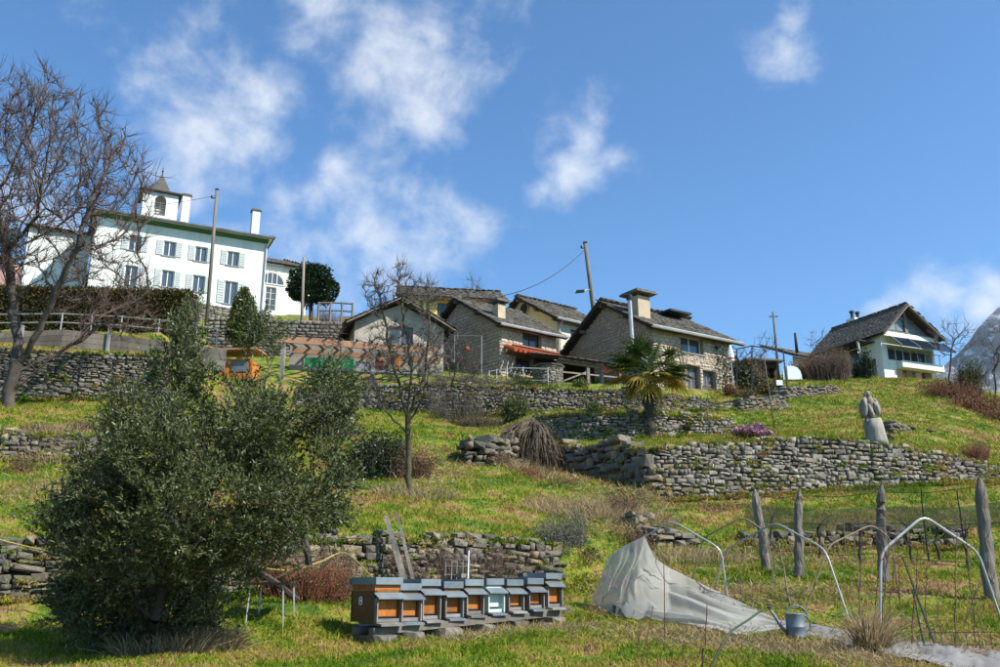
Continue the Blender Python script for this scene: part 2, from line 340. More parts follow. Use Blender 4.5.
def build_terrain():
    nc = len(pxs); rows = []; kinds = []
    def prow(pts, kind): rows.append(pts); kinds.append(kind)
    C = [np.array([tuple(curve(k, p)) for p in pxs]) for k in range(len(ROWS))]
    X = np.interp(pxs, (pxs[0], pxs[-1]), (-60, 60))
    prow(np.stack([X, np.full(nc, -40.), np.full(nc, -.6)], 1), 's')
    prow(np.stack([C[0][:, 0]*.45, np.full(nc, 1.5), np.full(nc, .02)], 1), 's')
    prow(C[0], 's')
    for k in range(len(ROWS)-1):
        wall = k in WALLSTEP; n = 3 if wall else 12
        for i in range(1, n+1):
            t = i/n; pts = C[k]*(1-t) + C[k+1]*t
            if not wall and i < n:
                w = math.sin(math.pi*t)**.5; sc = 1 + k*.12
                for j in range(nc):
                    v = Vector(pts[j]); pts[j, 2] += w*sc*(.10*noise.noise(v*.7) + .05*noise.noise(v*2.3) + .03*noise.noise(v*6))
            prow(pts, 'w' if wall else 's')
    last = C[-1].copy()
    for d, z in ((160, -8), (400, -60), (1500, -150), (4600, -150)):
        q = last.copy(); q[:, 0] *= d/last[:, 1]; q[:, 1] = d; q[:, 2] = last[:, 2]+z if d < 1000 else z; prow(q, 'f')
    V = np.concatenate(rows); nr = len(rows); F = []; T = []
    for i in range(nr-1):
        for j in range(nc-1): F.append((i*nc+j, i*nc+j+1, (i+1)*nc+j+1, (i+1)*nc+j)); T.append(kinds[i+1])
    o = npmesh('hillside', V, F, 'turf', smooth=True); o['kind'] = 'structure'
    o.data.materials.append(MATS['soil'])
    # steep steps behind the dry stone are bare earth
    Fa = np.array(F); n = np.cross(V[Fa[:, 1]]-V[Fa[:, 0]], V[Fa[:, 3]]-V[Fa[:, 0]]); nl = np.linalg.norm(n, axis=1)+1e-9
    steep = (np.abs(n[:, 2])/nl < .8) & (np.array(T) == 'w')
    spans = {2: [(-900, 556)], 4: [(744, 960)], 6: [(-900, 104), (541, 1020)], 8: [(-900, 166), (534, 735)], 10: [(296, 790)]}
    kk = [-1]*3
    for k in range(len(ROWS)-1): kk += [k]*(3 if k in WALLSTEP else 12)
    kk = np.array(kk); fi = np.arange(len(F)); row = fi//(nc-1); fpx = pxs[fi % (nc-1)]
    ks = np.where(row < len(kk), kk[np.minimum(row+0, len(kk)-1)], -1)
    okr = np.zeros(len(F), bool)
    for k, sp in spans.items():
        for a, b in sp: okr |= (ks == k) & (fpx >= a) & (fpx < b)
    steep &= okr
    o.data.polygons.foreach_set('material_index', steep.astype(np.int32)); o.data.update()
    return o, V, Fa, np.array(T), steep
hill, TV, TF, TT, TS = build_terrain()
BVH = BVHTree.FromPolygons([tuple(v) for v in TV], [tuple(int(i) for i in f) for f in TF])
def G(px, py):
    h = BVH.ray_cast(CAM, ray(px, py).normalized()); return h[0] if h[0] is not None else P(px, py, 90)
def ZG(x, y, top=200):
    h = BVH.ray_cast(Vector((x, y, top)), Vector((0, 0, -1))); return h[0].z if h[0] is not None else 0

# ---------------------------------------------------------------- stones
def unit_stones(n=14):
    import bmesh
    res = []
    for k in range(n):
        rs = random.Random(k); bm = bmesh.new(); j = lambda a: rs.uniform(-a, a)
        for sx in (-1, 1):
            for sz in (-1, 1):
                bm.verts.new((sx*(.47+j(.08)), .5, sz*(.46+j(.1))))
                ix = rs.uniform(.0, .2); iz = rs.uniform(.0, .24)
                bm.verts.new((sx*(.5-ix*.3+j(.04)), -.28+j(.06), sz*(.5-iz*.3+j(.04))))
                bm.verts.new((sx*(.5-ix), -.5+j(.08), sz*(.5-iz)))
        bm.verts.new((j(.25), -.6+j(.05), j(.25)))
        r = bmesh.ops.convex_hull(bm, input=bm.verts)
        bmesh.ops.delete(bm, geom=[v for v in bm.verts if not v.link_faces], context='VERTS')
        bmesh.ops.triangulate(bm, faces=bm.faces)
        bm.verts.index_update()
        res.append((np.array([tuple(v.co) for v in bm.verts]), np.array([[v.index for v in f.verts] for f in bm.faces]))); bm.free()
    return res
UST = unit_stones(); UME = {}
def stone_mesh(k, mat):
    if (k, mat) not in UME:
        me = bpy.data.meshes.new('stone'); me.from_pydata(UST[k][0].tolist(), [], UST[k][1].tolist()); me.materials.append(MATS[mat]); UME[(k, mat)] = me
    return UME[(k, mat)]
def place_stones(lst, root, mat, d, name='stone', thr=9, cap=300, rest='small_stones'):
    """lst of (centre, 3x3 frame T N U, w, dep, h)"""
    big = sorted([s for s in lst if s[2]*FPX/d >= thr], key=lambda s: -s[2]*s[4])[:cap]
    ids = set(id(s) for s in big)
    for s in big:
        c, F, w, dep, h = s
        M = Matrix.Translation(c) @ (F.to_4x4()) @ Matrix.Diagonal((w, dep, h, 1))
        o = bpy.data.objects.new(name, stone_mesh(random.randrange(14), mat)); COL.objects.link(o); o.parent = root; o.matrix_local = M
    small = [s for s in lst if id(s) not in ids]
    if small:
        V = []; F_ = []; o_ = 0
        for c, F, w, dep, h in small:
            uv, uf = UST[random.randrange(14)]; A = np.array(F) * np.array([w, dep, h])
            V.append(uv @ A.T + np.array(c)); F_.append(uf + o_); o_ += len(uv)
        stuff(npmesh(rest, np.concatenate(V), np.concatenate(F_), mat, root))
def jit_frame(T, Nn, Uu, roll=.06, yaw=.06):
    F = Matrix((T, Nn, Uu)).transposed()
    return F @ Matrix.Rotation(U(-roll, roll), 3, 'Y') @ Matrix.Rotation(U(-yaw, yaw), 3, 'Z') @ Matrix.Rotation(U(-yaw, yaw), 3, 'X')
def courses(v0, v1, intervals, hr, wr, gap=.94, wave=0):
    """rows of pieces: yields (s centre, v centre, w, h)"""
    v = v0; res = []
    while v < v1:
        h = U(*hr)
        for a, b in intervals(v, v+h):
            s = a - U(0, wr[0]*.5) if wave else a
            while s < b:
                w = (wr[0]+(wr[1]-wr[0])*random.random()**1.5)*(1 if random.random() > .2 else .5)
                if not wave and s + w > b - wr[0]*.4: w = b - s
                if w > .02:
                    hh = h*(U(.6, 1.35) if wave else U(.9, 1.0))
                    res.append((s+w/2, v+h/2 + wave*(1.3*noise.noise(Vector((s*.6, v, 3.3)))+U(-.25,.25)) , w*gap, hh*gap))
                s += w
        v += h
    return res
def terrace_wall(name, label, x0, x1, kb, hr, wr, mat, thr=9, over=.06, dep=.28, nfill=1.0, rough=.1, proud=.1, group=None):
    pp = np.arange(x0, x1+.1, 4); B = [curve(kb, p) for p in pp]; T = [curve(kb+1, p) for p in pp]
    s = [0]
    for i in range(1, len(B)): s.append(s[-1] + (B[i].xy-B[i-1].xy).length)
    s = np.array(s); Bn = np.array([tuple(b) for b in B]); Tn = np.array([tuple(b) for b in T])
    loc = Vector(B[len(B)//2]); root = thing(name, label, 'stone wall', loc, 0, group)
    at = lambda A, q, i: float(np.interp(q, s, A[:, i]))
    def topz(q): return at(Tn, q, 2) + over + rough*noise.noise(Vector((q*2.1, x0, 0)))
    def iv(a, b):
        m = (a+b)/2; q = np.arange(0, s[-1], .08); ok = [(at(Bn, t, 2)-.12 < m < topz(t)) for t in q]; res = []; st = None
        for t, k in zip(q, ok):
            if k and st is None: st = t
            if not k and st is not None: res.append((st, t)); st = None
        if st is not None: res.append((st, s[-1]))
        return [r for r in res if r[1]-r[0] > .1]
    lst = []
    def put(q, v, w, h, d_, back):
        bz = at(Bn, q, 2); tz = at(Tn, q, 2); f = min(1.1, max(0, (v-bz)/max(.05, tz-bz)))
        p = Vector([at(Bn, q, i)*(1-f) + at(Tn, q, i)*f for i in (0, 1)] + [v])
        e = .15; tx = at(Bn, q+e, 0)-at(Bn, q-e, 0); ty = at(Bn, q+e, 1)-at(Bn, q-e, 1)
        t = Vector((tx, ty, 0)); t = t.normalized() if t.length > 0 else Vector((1, 0, 0))
        n = Vector((-t.y, t.x, 0))            # into the hill
        lst.append((p + n*back - loc, jit_frame(t, n, Vector((0, 0, 1)), .13, .16), w, d_, h))
    for q, v, w, h in courses(float(Bn[:, 2].min())-.1, float(Tn[:, 2].max())+.1, iv, hr, wr, .97, wave=hr[1]*.5):
        dd = dep*U(.8, 1.2); put(q, v, w, h, dd, dd/2 - proud + U(-.04, .04))
    n = int(nfill*len(lst)*.8)
    for _ in range(n):
        q = U(0, s[-1]); bz = at(Bn, q, 2); v = U(bz-.05, max(bz, topz(q)-.05)); put(q, v, wr[0]*U(.4, .9), hr[0]*U(.4, .9), .1, -proud+.09+U(-.02, .03))
    place_stones(lst, root, mat, loc.y, thr=thr)
    return root
# ---------------------------------------------------------------- dry stone terrace walls
terrace_wall('stone_wall', 'long mossy dry stone wall right behind the row of beehives', -20, 558, 2, (.04,.15), (.10,.46), 'stone_mossy', rough=.25, dep=.3)
terrace_wall('stone_wall', 'long pale dry stone wall crossing the right slope below the eagle sculpture', 656, 1020, 5+1, (.05,.16), (.10,.40), 'stone_pale', rough=.12)
terrace_wall('stone_wall', 'wall of big rough boulders stepping left of the long pale wall', 541, 654, 6, (.10,.3), (.25,.8), 'stone_dark', dep=.5, rough=.4)
terrace_wall('stone_wall', 'dark low stone wall on the left grass terrace behind the olive tree', -20, 104, 6, (.07,.16), (.16,.42), 'stone_dark', rough=.3)
terrace_wall('stone_wall', 'low crumbling stone wall behind the wooden vine posts', 742, 962, 4, (.09,.15), (.18,.40), 'stone_mossy', thr=8, rough=.2)
terrace_wall('stone_wall', 'stone wall directly behind the palm tree trunk', 536, 735, 8, (.06,.14), (.12,.42), 'stone_pale', rough=.25)
terrace_wall('stone_wall', 'tall grey stone wall below the hedge behind the bare left tree', -20, 165, 8, (.06,.13), (.2,.55), 'stone_grey', rough=.05)
terrace_wall('stone_wall', 'upper stone wall carrying the pergola and the stone house terrace', 296, 790, 10, (.05,.14), (.12,.42), 'stone_grey', rough=.3)
def free_wall(label, pts, h0, h1, hr, wr, mat, width=.5, name='stone_wall', thr=9):
    """a low free standing or heaped wall along ground points"""
    W = [G(*p) for p in pts]; loc = W[0]; root = thing(name, label, 'stone wall', loc); lst = []
    s = [0]
    for i in range(1, len(W)): s.append(s[-1]+(W[i].xy-W[i-1].xy).length)
    A = np.array([tuple(w) for w in W])
    for layer in (0, 1):
        iv = lambda a, b: [(0, s[-1])]
        for q, v, w, h in courses(-.1, max(h0, h1), iv, hr, wr, .97, wave=hr[1]*.4):
            f = q/s[-1]; top = h0*(1-f)+h1*f + .12*noise.noise(Vector((q*1.5, layer, 9)))
            if v > top or q > s[-1]: continue
            p = Vector([float(np.interp(q, s, A[:, i])) for i in range(3)])
            e = .1; t = Vector([float(np.interp(q+e, s, A[:, i])-np.interp(q-e, s, A[:, i])) for i in range(2)]+[0])
            t = t.normalized() if t.length else Vector((1, 0, 0)); n = Vector((-t.y, t.x, 0))
            p.z += v; p += n*(layer*width*.5 + .08*v + U(-.04, .04))
            lst.append((p-loc, jit_frame(t, n, Vector((0, 0, 1)), .12, .2), w, width*.6*U(.8, 1.2), h))
    place_stones(lst, root, mat, loc.y, thr=thr); return root
free_wall('small ruined stone heap on the green slope left of the dead palm skirt', [(468,464),(486,466),(512,464)], .75, .7, (.1,.2), (.2,.5), 'stone_mossy', 1.0)
free_wall('short low stone bank on the lawn directly below the white farmhouse shrubs', [(783,398),(810,395),(837,393)], .45, .35, (.09,.15), (.2,.5), 'stone_grey', .8)
free_wall('low grey stone bank at the left end of the right lawn', [(738,410),(758,408),(782,404)], .5, .4, (.09,.15), (.2,.5), 'stone_grey', .8)
free_wall('small stone heap half sunk in the lawn right of the eagle sculpture', [(884,432),(905,431),(930,433)], .3, .12, (.09,.15), (.2,.45), 'stone_mossy', .8)
free_wall('loose stone step in the dry bank left of the tunnel hoops', [(655,545),(672,545),(690,543)], .35, .2, (.1,.2), (.2,.45), 'stone_mossy', .7)
free_wall('few dark rocks on the dry bank below the boulder wall', [(632,528),(642,527),(650,523)], .32, .16, (.08,.2), (.15,.4), 'stone_mossy', .3)

# ---------------------------------------------------------------- building helpers
class Frame:                              # local frame: x along the front, y into the house, z up
    def __init__(s, px, py, d, head, base=None):
        s.c = P(px, py, d); s.h = head; s.T = Vector((math.cos(head), math.sin(head), 0)); s.Nn = Vector((-math.sin(head), math.cos(head), 0))
        s.O = Vector((s.c.x, s.c.y, base if base is not None else ZG(s.c.x, s.c.y)-.3))
    def loc(s, p): q = p - s.O; return Vector((q.dot(s.T), q.dot(s.Nn), q.z))
    def front(s, px, py, y=0):            # x, z on the plane at depth y
        r = ray(px, py); t = ((s.O - CAM).dot(s.Nn) + y)/r.dot(s.Nn); q = s.loc(CAM + r*t); return q.x, q.z
    def side(s, px, py, x=0):
        r = ray(px, py); t = ((s.O - CAM).dot(s.T) + x)/r.dot(s.T); q = s.loc(CAM + r*t); return q.y, q.z
def face(o, T, n):                        # 4x4 of a wall face: x along, y into the wall, z up
    T = Vector(T).normalized(); n = Vector(n).normalized(); M = Matrix((T, n, (0, 0, 1))).transposed().to_4x4(); M.translation = Vector(o); return M
def panel(root, M, Lx, z0, z1, mat, holes=(), apex=None, t=.4, name='wall', parent=None):
    """wall with real openings; apex=(x,z) adds the gable"""
    holes = [(h[0], h[1], h[2], min(h[3], z1-.12)) for h in holes]
    mb = MB(); xs = sorted({0, Lx} | {v for h in holes for v in (h[0], h[2])}); zs = sorted({z0, z1} | {v for h in holes for v in (h[1], h[3])})
    for i in range(len(xs)-1):
        for j in range(len(zs)-1):
            cx = (xs[i]+xs[i+1])/2; cz = (zs[j]+zs[j+1])/2
            if any(h[0] < cx < h[2] and h[1] < cz < h[3] for h in holes): continue
            mb.add([M @ Vector((xs[i], 0, zs[j])), M @ Vector((xs[i+1], 0, zs[j])), M @ Vector((xs[i+1], 0, zs[j+1])), M @ Vector((xs[i], 0, zs[j+1]))], [(0, 1, 2, 3)])
    for a, b, c, d in holes:
        q = [(a, b), (c, b), (c, d), (a, d)]
        for k in range(4):
            u, v = q[k], q[(k+1) % 4]
            mb.add([M @ Vector((u[0], 0, u[1])), M @ Vector((v[0], 0, v[1])), M @ Vector((v[0], t, v[1])), M @ Vector((u[0], t, u[1]))], [(3, 2, 1, 0)])
        mb.add([M @ Vector((a, t, b)), M @ Vector((c, t, b)), M @ Vector((c, t, d)), M @ Vector((a, t, d))], [(0, 1, 2, 3)])
    if apex: mb.add([M @ Vector((0, 0, z1)), M @ Vector((Lx, 0, z1)), M @ Vector((apex[0], 0, apex[1]))], [(0, 1, 2)])
    return mb.build(name, mat, root)
def wall_stones(part, M, Lx, z0, z1, mat, holes=(), apex=None, proud=.05, hr=(.1, .22), wr=(.2, .55), d=50, dep=.14, thr=9, zmin=None):
    T = M.to_3x3() @ Vector((1, 0, 0)); n = M.to_3x3() @ Vector((0, 1, 0)); lst = []
    def iv(a, b):
        m = (a+b)/2
        if m <= z1: res = [(0, Lx)]
        elif apex:
            f = (m-z1)/(apex[1]-z1)
            if f > .97: return []
            res = [(apex[0]*f, Lx-(Lx-apex[0])*f)]
        else: return []
        for h in holes:
            if b > h[1]+.02 and a < h[3]-.02:
                nr = []
                for p, q in res:
                    if h[0] > p: nr.append((p, min(q, h[0])))
                    if h[2] < q: nr.append((max(p, h[2]), q))
                res = [r for r in nr if r[1]-r[0] > .05]
        return res
    for s, v, w, h in courses(z0 if zmin is None else zmin, apex[1] if apex else z1, iv, hr, wr, .93):
        dd = dep*U(.8, 1.2)
        lst.append((M @ Vector((s, dd/2-proud+U(-.012, .012), v)), jit_frame(T, n, Vector((0, 0, 1)), .04, .04), w, dd, h))
    place_stones(lst, part, mat, d, thr=thr)
def window(root, M, x, z, w, h, mat='plaster_white', dep=.14, shut=None, sill=True, bars=1, mull=True, fw=.07):
    f = MB(); a, b, c, e = x-w/2, z-h/2, x+w/2, z+h/2
    for q in ((a, b, a+fw, e), (c-fw, b, c, e), (a+fw, b, c-fw, b+fw), (a+fw, e-fw, c-fw, e)): f.box(q[0], dep, q[1], q[2], dep+.05, q[3], M)
    if mull: f.box(x-fw/2, dep+.002, b+fw, x+fw/2, dep+.048, e-fw, M)
    for k in range(bars):
        zz = b+(e-b)*(k+1)/(bars+1); f.box(a+fw, dep+.004, zz-.018, c-fw, dep+.046, zz+.018, M)
    fo = f.build('window', mat, root)
    if mull:
        for p, q in ((a+fw, x-fw/2), (x+fw/2, c-fw)): MB().box(p, dep+.02, b+fw, q, dep+.03, e-fw, M).build('pane', 'glass', fo)
    else: MB().box(a+fw, dep+.02, b+fw, c-fw, dep+.03, e-fw, M).build('pane', 'glass', fo)
    if sill: MB().box(a-.1, -.08, b-.08, c+.1, dep-.002, b-.001, M).build('sill', 'concrete', root)
    if shut:
        for sx in (-1, 1):
            s = MB(); e0 = x+sx*(w/2+.03); e1 = x+sx*(w/2+.03+w*.5); lo, hi = min(e0, e1), max(e0, e1)
            s.box(lo, -.07, b-.02, lo+.06, -.03, e+.02, M); s.box(hi-.06, -.07, b-.02, hi, -.03, e+.02, M)
            for k in range(9):
                z0 = b+(e-b)*k/9; s.box(lo+.06, -.065 if k % 3 else -.072, z0, hi-.06, -.035, z0+(e-b)/9*.8, M)
            s.build('shutter', shut, root)
    return (a, b, c, e)
def roof(root, e0, e1, r1, r0, mat='slate', th=.14, tile=(.3, .55), course=.26, under='wood_dark', d=50):
    """slab from eave e0-e1 up to ridge r0-r1, with overlapping stone slates on top"""
    e0, e1, r1, r0 = map(Vector, (e0, e1, r1, r0)); T = (e1-e0).normalized(); n = T.cross(r0-e0).normalized()
    if n.z < 0: n = -n
    Uu = n.cross(T).normalized()
    if Uu.z < 0: Uu = -Uu
    sl = MB().prism([e0, e1, r1, r0], -n*th).build('roof', under, root)
    H = (r0-e0).dot(Uu); Lx = (e1-e0).length; o0 = (r0-e0).dot(T); o1 = (r1-e0).dot(T); lst = []
    iv = lambda a, b: [(o0*min(1, a/H)-.05, Lx+(o1-Lx)*min(1, a/H)+.05)]
    v = -.06
    while v < H-.02:
        a, b = iv(max(v, 0), 0)[0]; s = a - U(0, .2)
        while s < b-.1:
            w = min(U(*tile), b+.04-s)
            c = e0 + T*(s+w/2) + Uu*(v+course*.65) + n*.045
            F = Matrix((T, -n, Uu)).transposed() @ Matrix.Rotation(-.14+U(-.03, .03), 3, 'X') @ Matrix.Rotation(U(-.04, .04), 3, 'Y')
            lst.append((c, F, w*.97, U(.022, .045), course*1.35*U(.95, 1.12))); s += w
        v += course
    place_stones(lst, sl, mat, d, thr=999, rest='slates')
    return sl
def gutter(root, a, b, r=.07, mat='metal_lid'): MB().tube([a, b], r, 6).build('gutter', mat, root)

# ---------------------------------------------------------------- rectory (white, green cornice, two storeys)
GR = 'white houses of the upper row'
hd = math.atan2(1.04, 2.11)
F = Frame(268, 240, 76, hd, base=0); gz = G(268, 330); F.O.z = P(268, 312, 76).z
xl = F.front(97, 214)[0]; F.O += F.T*xl; Lf = -xl
t = thing('rectory', 'large white rectory with green eave band, louvred shutters and small bell turret', 'house', F.O, hd)
M0 = face((0, 0, 0), (1, 0, 0), (0, 1, 0)); ze = F.front(268, 241)[1]
wins = []
for (px, py, w, h) in ((135,243,1.0,1.35),(169.5,248.5,1.0,1.35),(201,254,1.0,1.35),(233,258.5,1.0,1.35),(130.5,276,1.0,1.9),(167.5,278.5,1.0,1.5),(198.5,283.5,1.0,1.5),(230.5,292.5,1.1,2.1)):
    x, z = F.front(px, py); wins.append((x, z, w, h))
holes = [(x-w/2, z-h/2, x+w/2, z+h/2) for x, z, w, h in wins]
panel(t, M0, Lf, -1.5, ze, 'plaster_white', holes, t=.3)
for x, z, w, h in wins: window(t, M0, x, z, w, h, 'plaster_white', .14, 'shutter_paint', bars=0)
Dp = 10
panel(t, face((Lf, 0, 0), (0, 1, 0), (-1, 0, 0)), Dp, -1.5, ze, 'plaster_white'); panel(t, face((0, Dp, 0), (0, -1, 0), (1, 0, 0)), Dp, -1.5, ze, 'plaster_white')
panel(t, face((Lf, Dp, 0), (-1, 0, 0), (0, -1, 0)), Lf, -1.5, ze, 'plaster_white')
mb = MB(); mb.prism([(-.02, -.02, ze-.30), (-.02, -.45, ze-.03), (-.02, -.02, ze-.03)], (Lf+.04, 0, 0)); mb.build('cornice', 'green_band', t)
MB().box(-.3, -.62, ze, Lf+.35, Dp+.4, ze+.1).build('eave_board', 'plaster_white', t)
rz = ze+.1; a = [(-.4, -.8, rz), (Lf+.45, -.8, rz), (Lf+.45, Dp+.6, rz), (-.4, Dp+.6, rz)]; rr_ = [(4, Dp/2, rz+1.6), (Lf-4, Dp/2, rz+1.6)]
roof(t, a[0], a[1], rr_[1], rr_[0], d=80); roof(t, a[2], a[3], rr_[0], rr_[1], d=80); roof(t, a[1], a[2], rr_[1], rr_[1], d=80); roof(t, a[3], a[0], rr_[0], rr_[0], d=80)
gutter(t, (-.4, -.86, rz-.05), (Lf+.4, -.86, rz-.05), .09)
MB().tube([(Lf-.12, -.12, ze-.3), (Lf-.12, -.12, -1)], .06, 6).build('downpipe', 'metal_pipe', t)
for px, pt, pb, yy in ((186.5, 197, 216, 2.5), (256, 212, 229, 2.5)):
    x, z1 = F.front(px, pt, yy); zb = F.front(px, pb+8, yy)[1]
    c = MB().box(x-.35, yy-.35, zb-1, x+.35, yy+.35, z1).build('chimney', 'plaster_white', t)
    MB().box(x-.45, yy-.45, z1+.002, x+.45, yy+.45, z1+.12).box(x-.3, yy-.3, z1+.122, x+.3, yy+.3, z1+.22).build('chimney_cap', 'slate', c)
# bell turret
yy = 5.0; xa, zt = F.front(144, 190, yy); xb = F.front(179, 196, yy)[0]; zb = F.front(160, 222, yy)[1]; ww = xb-xa
bt = panel(t, face((xa, yy, 0), (1, 0, 0), (0, 1, 0)), ww, zb-1, zt, 'plaster_white', [(ww*.34, zt-2.2, ww*.66, zt-.75)], t=.5, name='bell_turret')
for M in (face((xb, yy, 0), (0, 1, 0), (-1, 0, 0)), face((xa, yy+ww, 0), (0, -1, 0), (1, 0, 0)), face((xb, yy+ww, 0), (-1, 0, 0), (0, -1, 0))): panel(bt, M, ww, zb-1, zt, 'plaster_white', name='turret_wall')
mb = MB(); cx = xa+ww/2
mb.prism([(cx+ww*.16*math.cos(k*math.pi/8), yy-.015, zt-.76+ww*.16*math.sin(k*math.pi/8)) for k in range(9)], (0, .02, 0)); mb.build('arch_opening_shade', 'wood_dark', bt)  # dark half-disc on the wall paints the shade in the arch head
mb = MB()
for k in range(5): mb.box(cx-ww*.16, yy+.1, zt-2.1+k*.28, cx+ww*.16, yy+.16, zt-2.0+k*.28)
mb.box(cx-.03, yy+.07, zt-2.2, cx+.03, yy+.12, zt-.75); mb.build('belfry_louvre', 'wood_old', bt)
cyy = yy+ww/2
MB().box(xa-.3, yy-.3, zt, xb+.3, yy+ww+.3, zt+.14).build('turret_eave', 'wood_dark', bt)
h2 = ww*.42; zt2 = F.front(160.5, 174, cyy)[1]
mb = MB(); q0 = [(xa-.3, yy-.3), (xb+.3, yy-.3), (xb+.3, yy+ww+.3), (xa-.3, yy+ww+.3)]; q1 = [(cx-h2*.62, cyy-h2*.62), (cx+h2*.62, cyy-h2*.62), (cx+h2*.62, cyy+h2*.62), (cx-h2*.62, cyy+h2*.62)]
mb.add([(*p, zt+.15) for p in q0]+[(*p, zt+.65) for p in q1]+[(cx, cyy, zt2)], [(0,1,5,4),(1,2,6,5),(2,3,7,6),(3,0,4,7),(4,5,8),(5,6,8),(6,7,8),(7,4,8)]); mb.build('turret_spire', 'slate', bt)
MB().tube([(cx, cyy, zt2-.2), (cx, cyy, zt2+.7)], [.06, .03], 5).lathe([(.0, zt2+.2), (.12, zt2+.3), (.0, zt2+.42)], 8, (cx, cyy)).build('finial', 'metal_dark', bt)
# left annex
t2 = thing('annex_house', 'narrow white house set back at the left end of the rectory', 'house', F.O + F.T*(-5.0) + F.Nn*4, hd)
panel(t2, M0, 4.8, -1.5, ze-.6, 'plaster_white'); panel(t2, face((0, 6, 0), (0, -1, 0), (1, 0, 0)), 6, -1.5, ze-.6, 'plaster_white', name='wall')
roof(t2, (-.3, -.4, ze-.6), (4.7, -.4, ze-.6), (4.7, 3, ze+.5), (-.3, 3, ze+.5), d=80); roof(t2, (4.7, 6.4, ze-.6), (-.3, 6.4, ze-.6), (-.3, 3, ze+.5), (4.7, 3, ze+.5), d=80)
# chapel wing with the arched window
F2 = Frame(263, 262, 80, hd, base=F.O.z); L2 = F2.front(306, 300)[0]; ze2 = F2.front(263, 262)[1]; zr = F2.front(297, 268)[1]
t3 = thing('chapel', 'small white chapel wing with half-round window right of the rectory', 'chapel', F2.O, hd)
wx, wz = F2.front(272, 281); dx, dz = F2.front(270.5, 299)
rad = 1.15; dh = (dx-.5, dz-1.1, dx+.5, dz+1.2)
panel(t3, M0, L2, -2, min(ze2, zr), 'plaster_white', [dh], t=.3)
window(t3, M0, dx, dz+.05, 1.0, 2.3, 'plaster_cream', .12, bars=3, sill=False)
arc = [(rad*math.cos(k*math.pi/10), rad*math.sin(k*math.pi/10)) for k in range(11)]
MB().prism([(wx+c*1.18, -.05, wz-.35+s*1.18) for c, s in arc], (0, .06, 0)).build('arch_surround', 'plaster_cream', t3)
aw = MB().prism([(wx+c*.95, -.07, wz-.3+s*.95) for c, s in arc], (0, .015, 0)).build('arched_window', 'glass', t3)
mb = MB()
for q in (-.45, 0, .45): mb.box(wx+q-.03, -.09, wz-.3, wx+q+.03, -.071, wz-.3+.95*rad*math.sqrt(1-(q/rad)**2))
mb.box(wx-rad, -.09, wz-.36, wx+rad, -.071, wz-.28); mb.build('glazing_bar', 'plaster_white', aw)
panel(t3, face((L2, 0, 0), (0, 1, 0), (-1, 0, 0)), 8, -2, min(ze2, zr), 'plaster_white'); 
roof(t3, (-.2, -.5, min(ze2, zr)), (L2+.4, -.5, min(ze2, zr)), (L2-1.5, 4, min(ze2, zr)+2.0), (-.2, 4, min(ze2, zr)+2.0), d=80); roof(t3, (L2+.4, -.5, min(ze2, zr)), (L2+.4, 8.5, min(ze2, zr)), (L2-1.5, 4, min(ze2, zr)+2.0), (L2-1.5, 4, min(ze2, zr)+2.0), d=80)
# pink house at the left edge
F3 = Frame(-30, 240, 82, .1, base=P(0, 300, 82).z); t = thing('pink_house', 'pink plastered house at the left edge behind bare branches', 'house', F3.O, .1)
panel(t, M0, 4.3, -2, 4.2, 'plaster_pink', [(1.5, 1, 2.5, 2.4)], t=.3); window(t, M0, 2, 1.7, 1, 1.4); panel(t, face((4.3, 0, 0), (0, 1, 0), (-1, 0, 0)), 6, -2, 4.2, 'plaster_pink')
roof(t, (-.4, -.5, 4.2), (4.7, -.5, 4.2), (4.7, 3, 5.6), (-.4, 3, 5.6), 'slate', d=80)
F3 = Frame(40, 300, 78, .35, base=P(40, 312, 78).z); t = thing('barn', 'dark wooden barn between the pink house and the rectory', 'barn', F3.O, .35)
panel(t, M0, 4.6, -2, 3.4, 'wood_dark', [(1.6, 0, 2.8, 2)], t=.4); MB().box(1.6, .1, 0, 2.8, .18, 2).build('door', 'wood_brown', t); panel(t, face((4.6, 0, 0), (0, 1, 0), (-1, 0, 0)), 6, -2, 3.4, 'wood_dark')
roof(t, (-.4, -.5, 3.4), (5, -.5, 3.4), (5, 3, 5), (-.4, 3, 5), d=80)

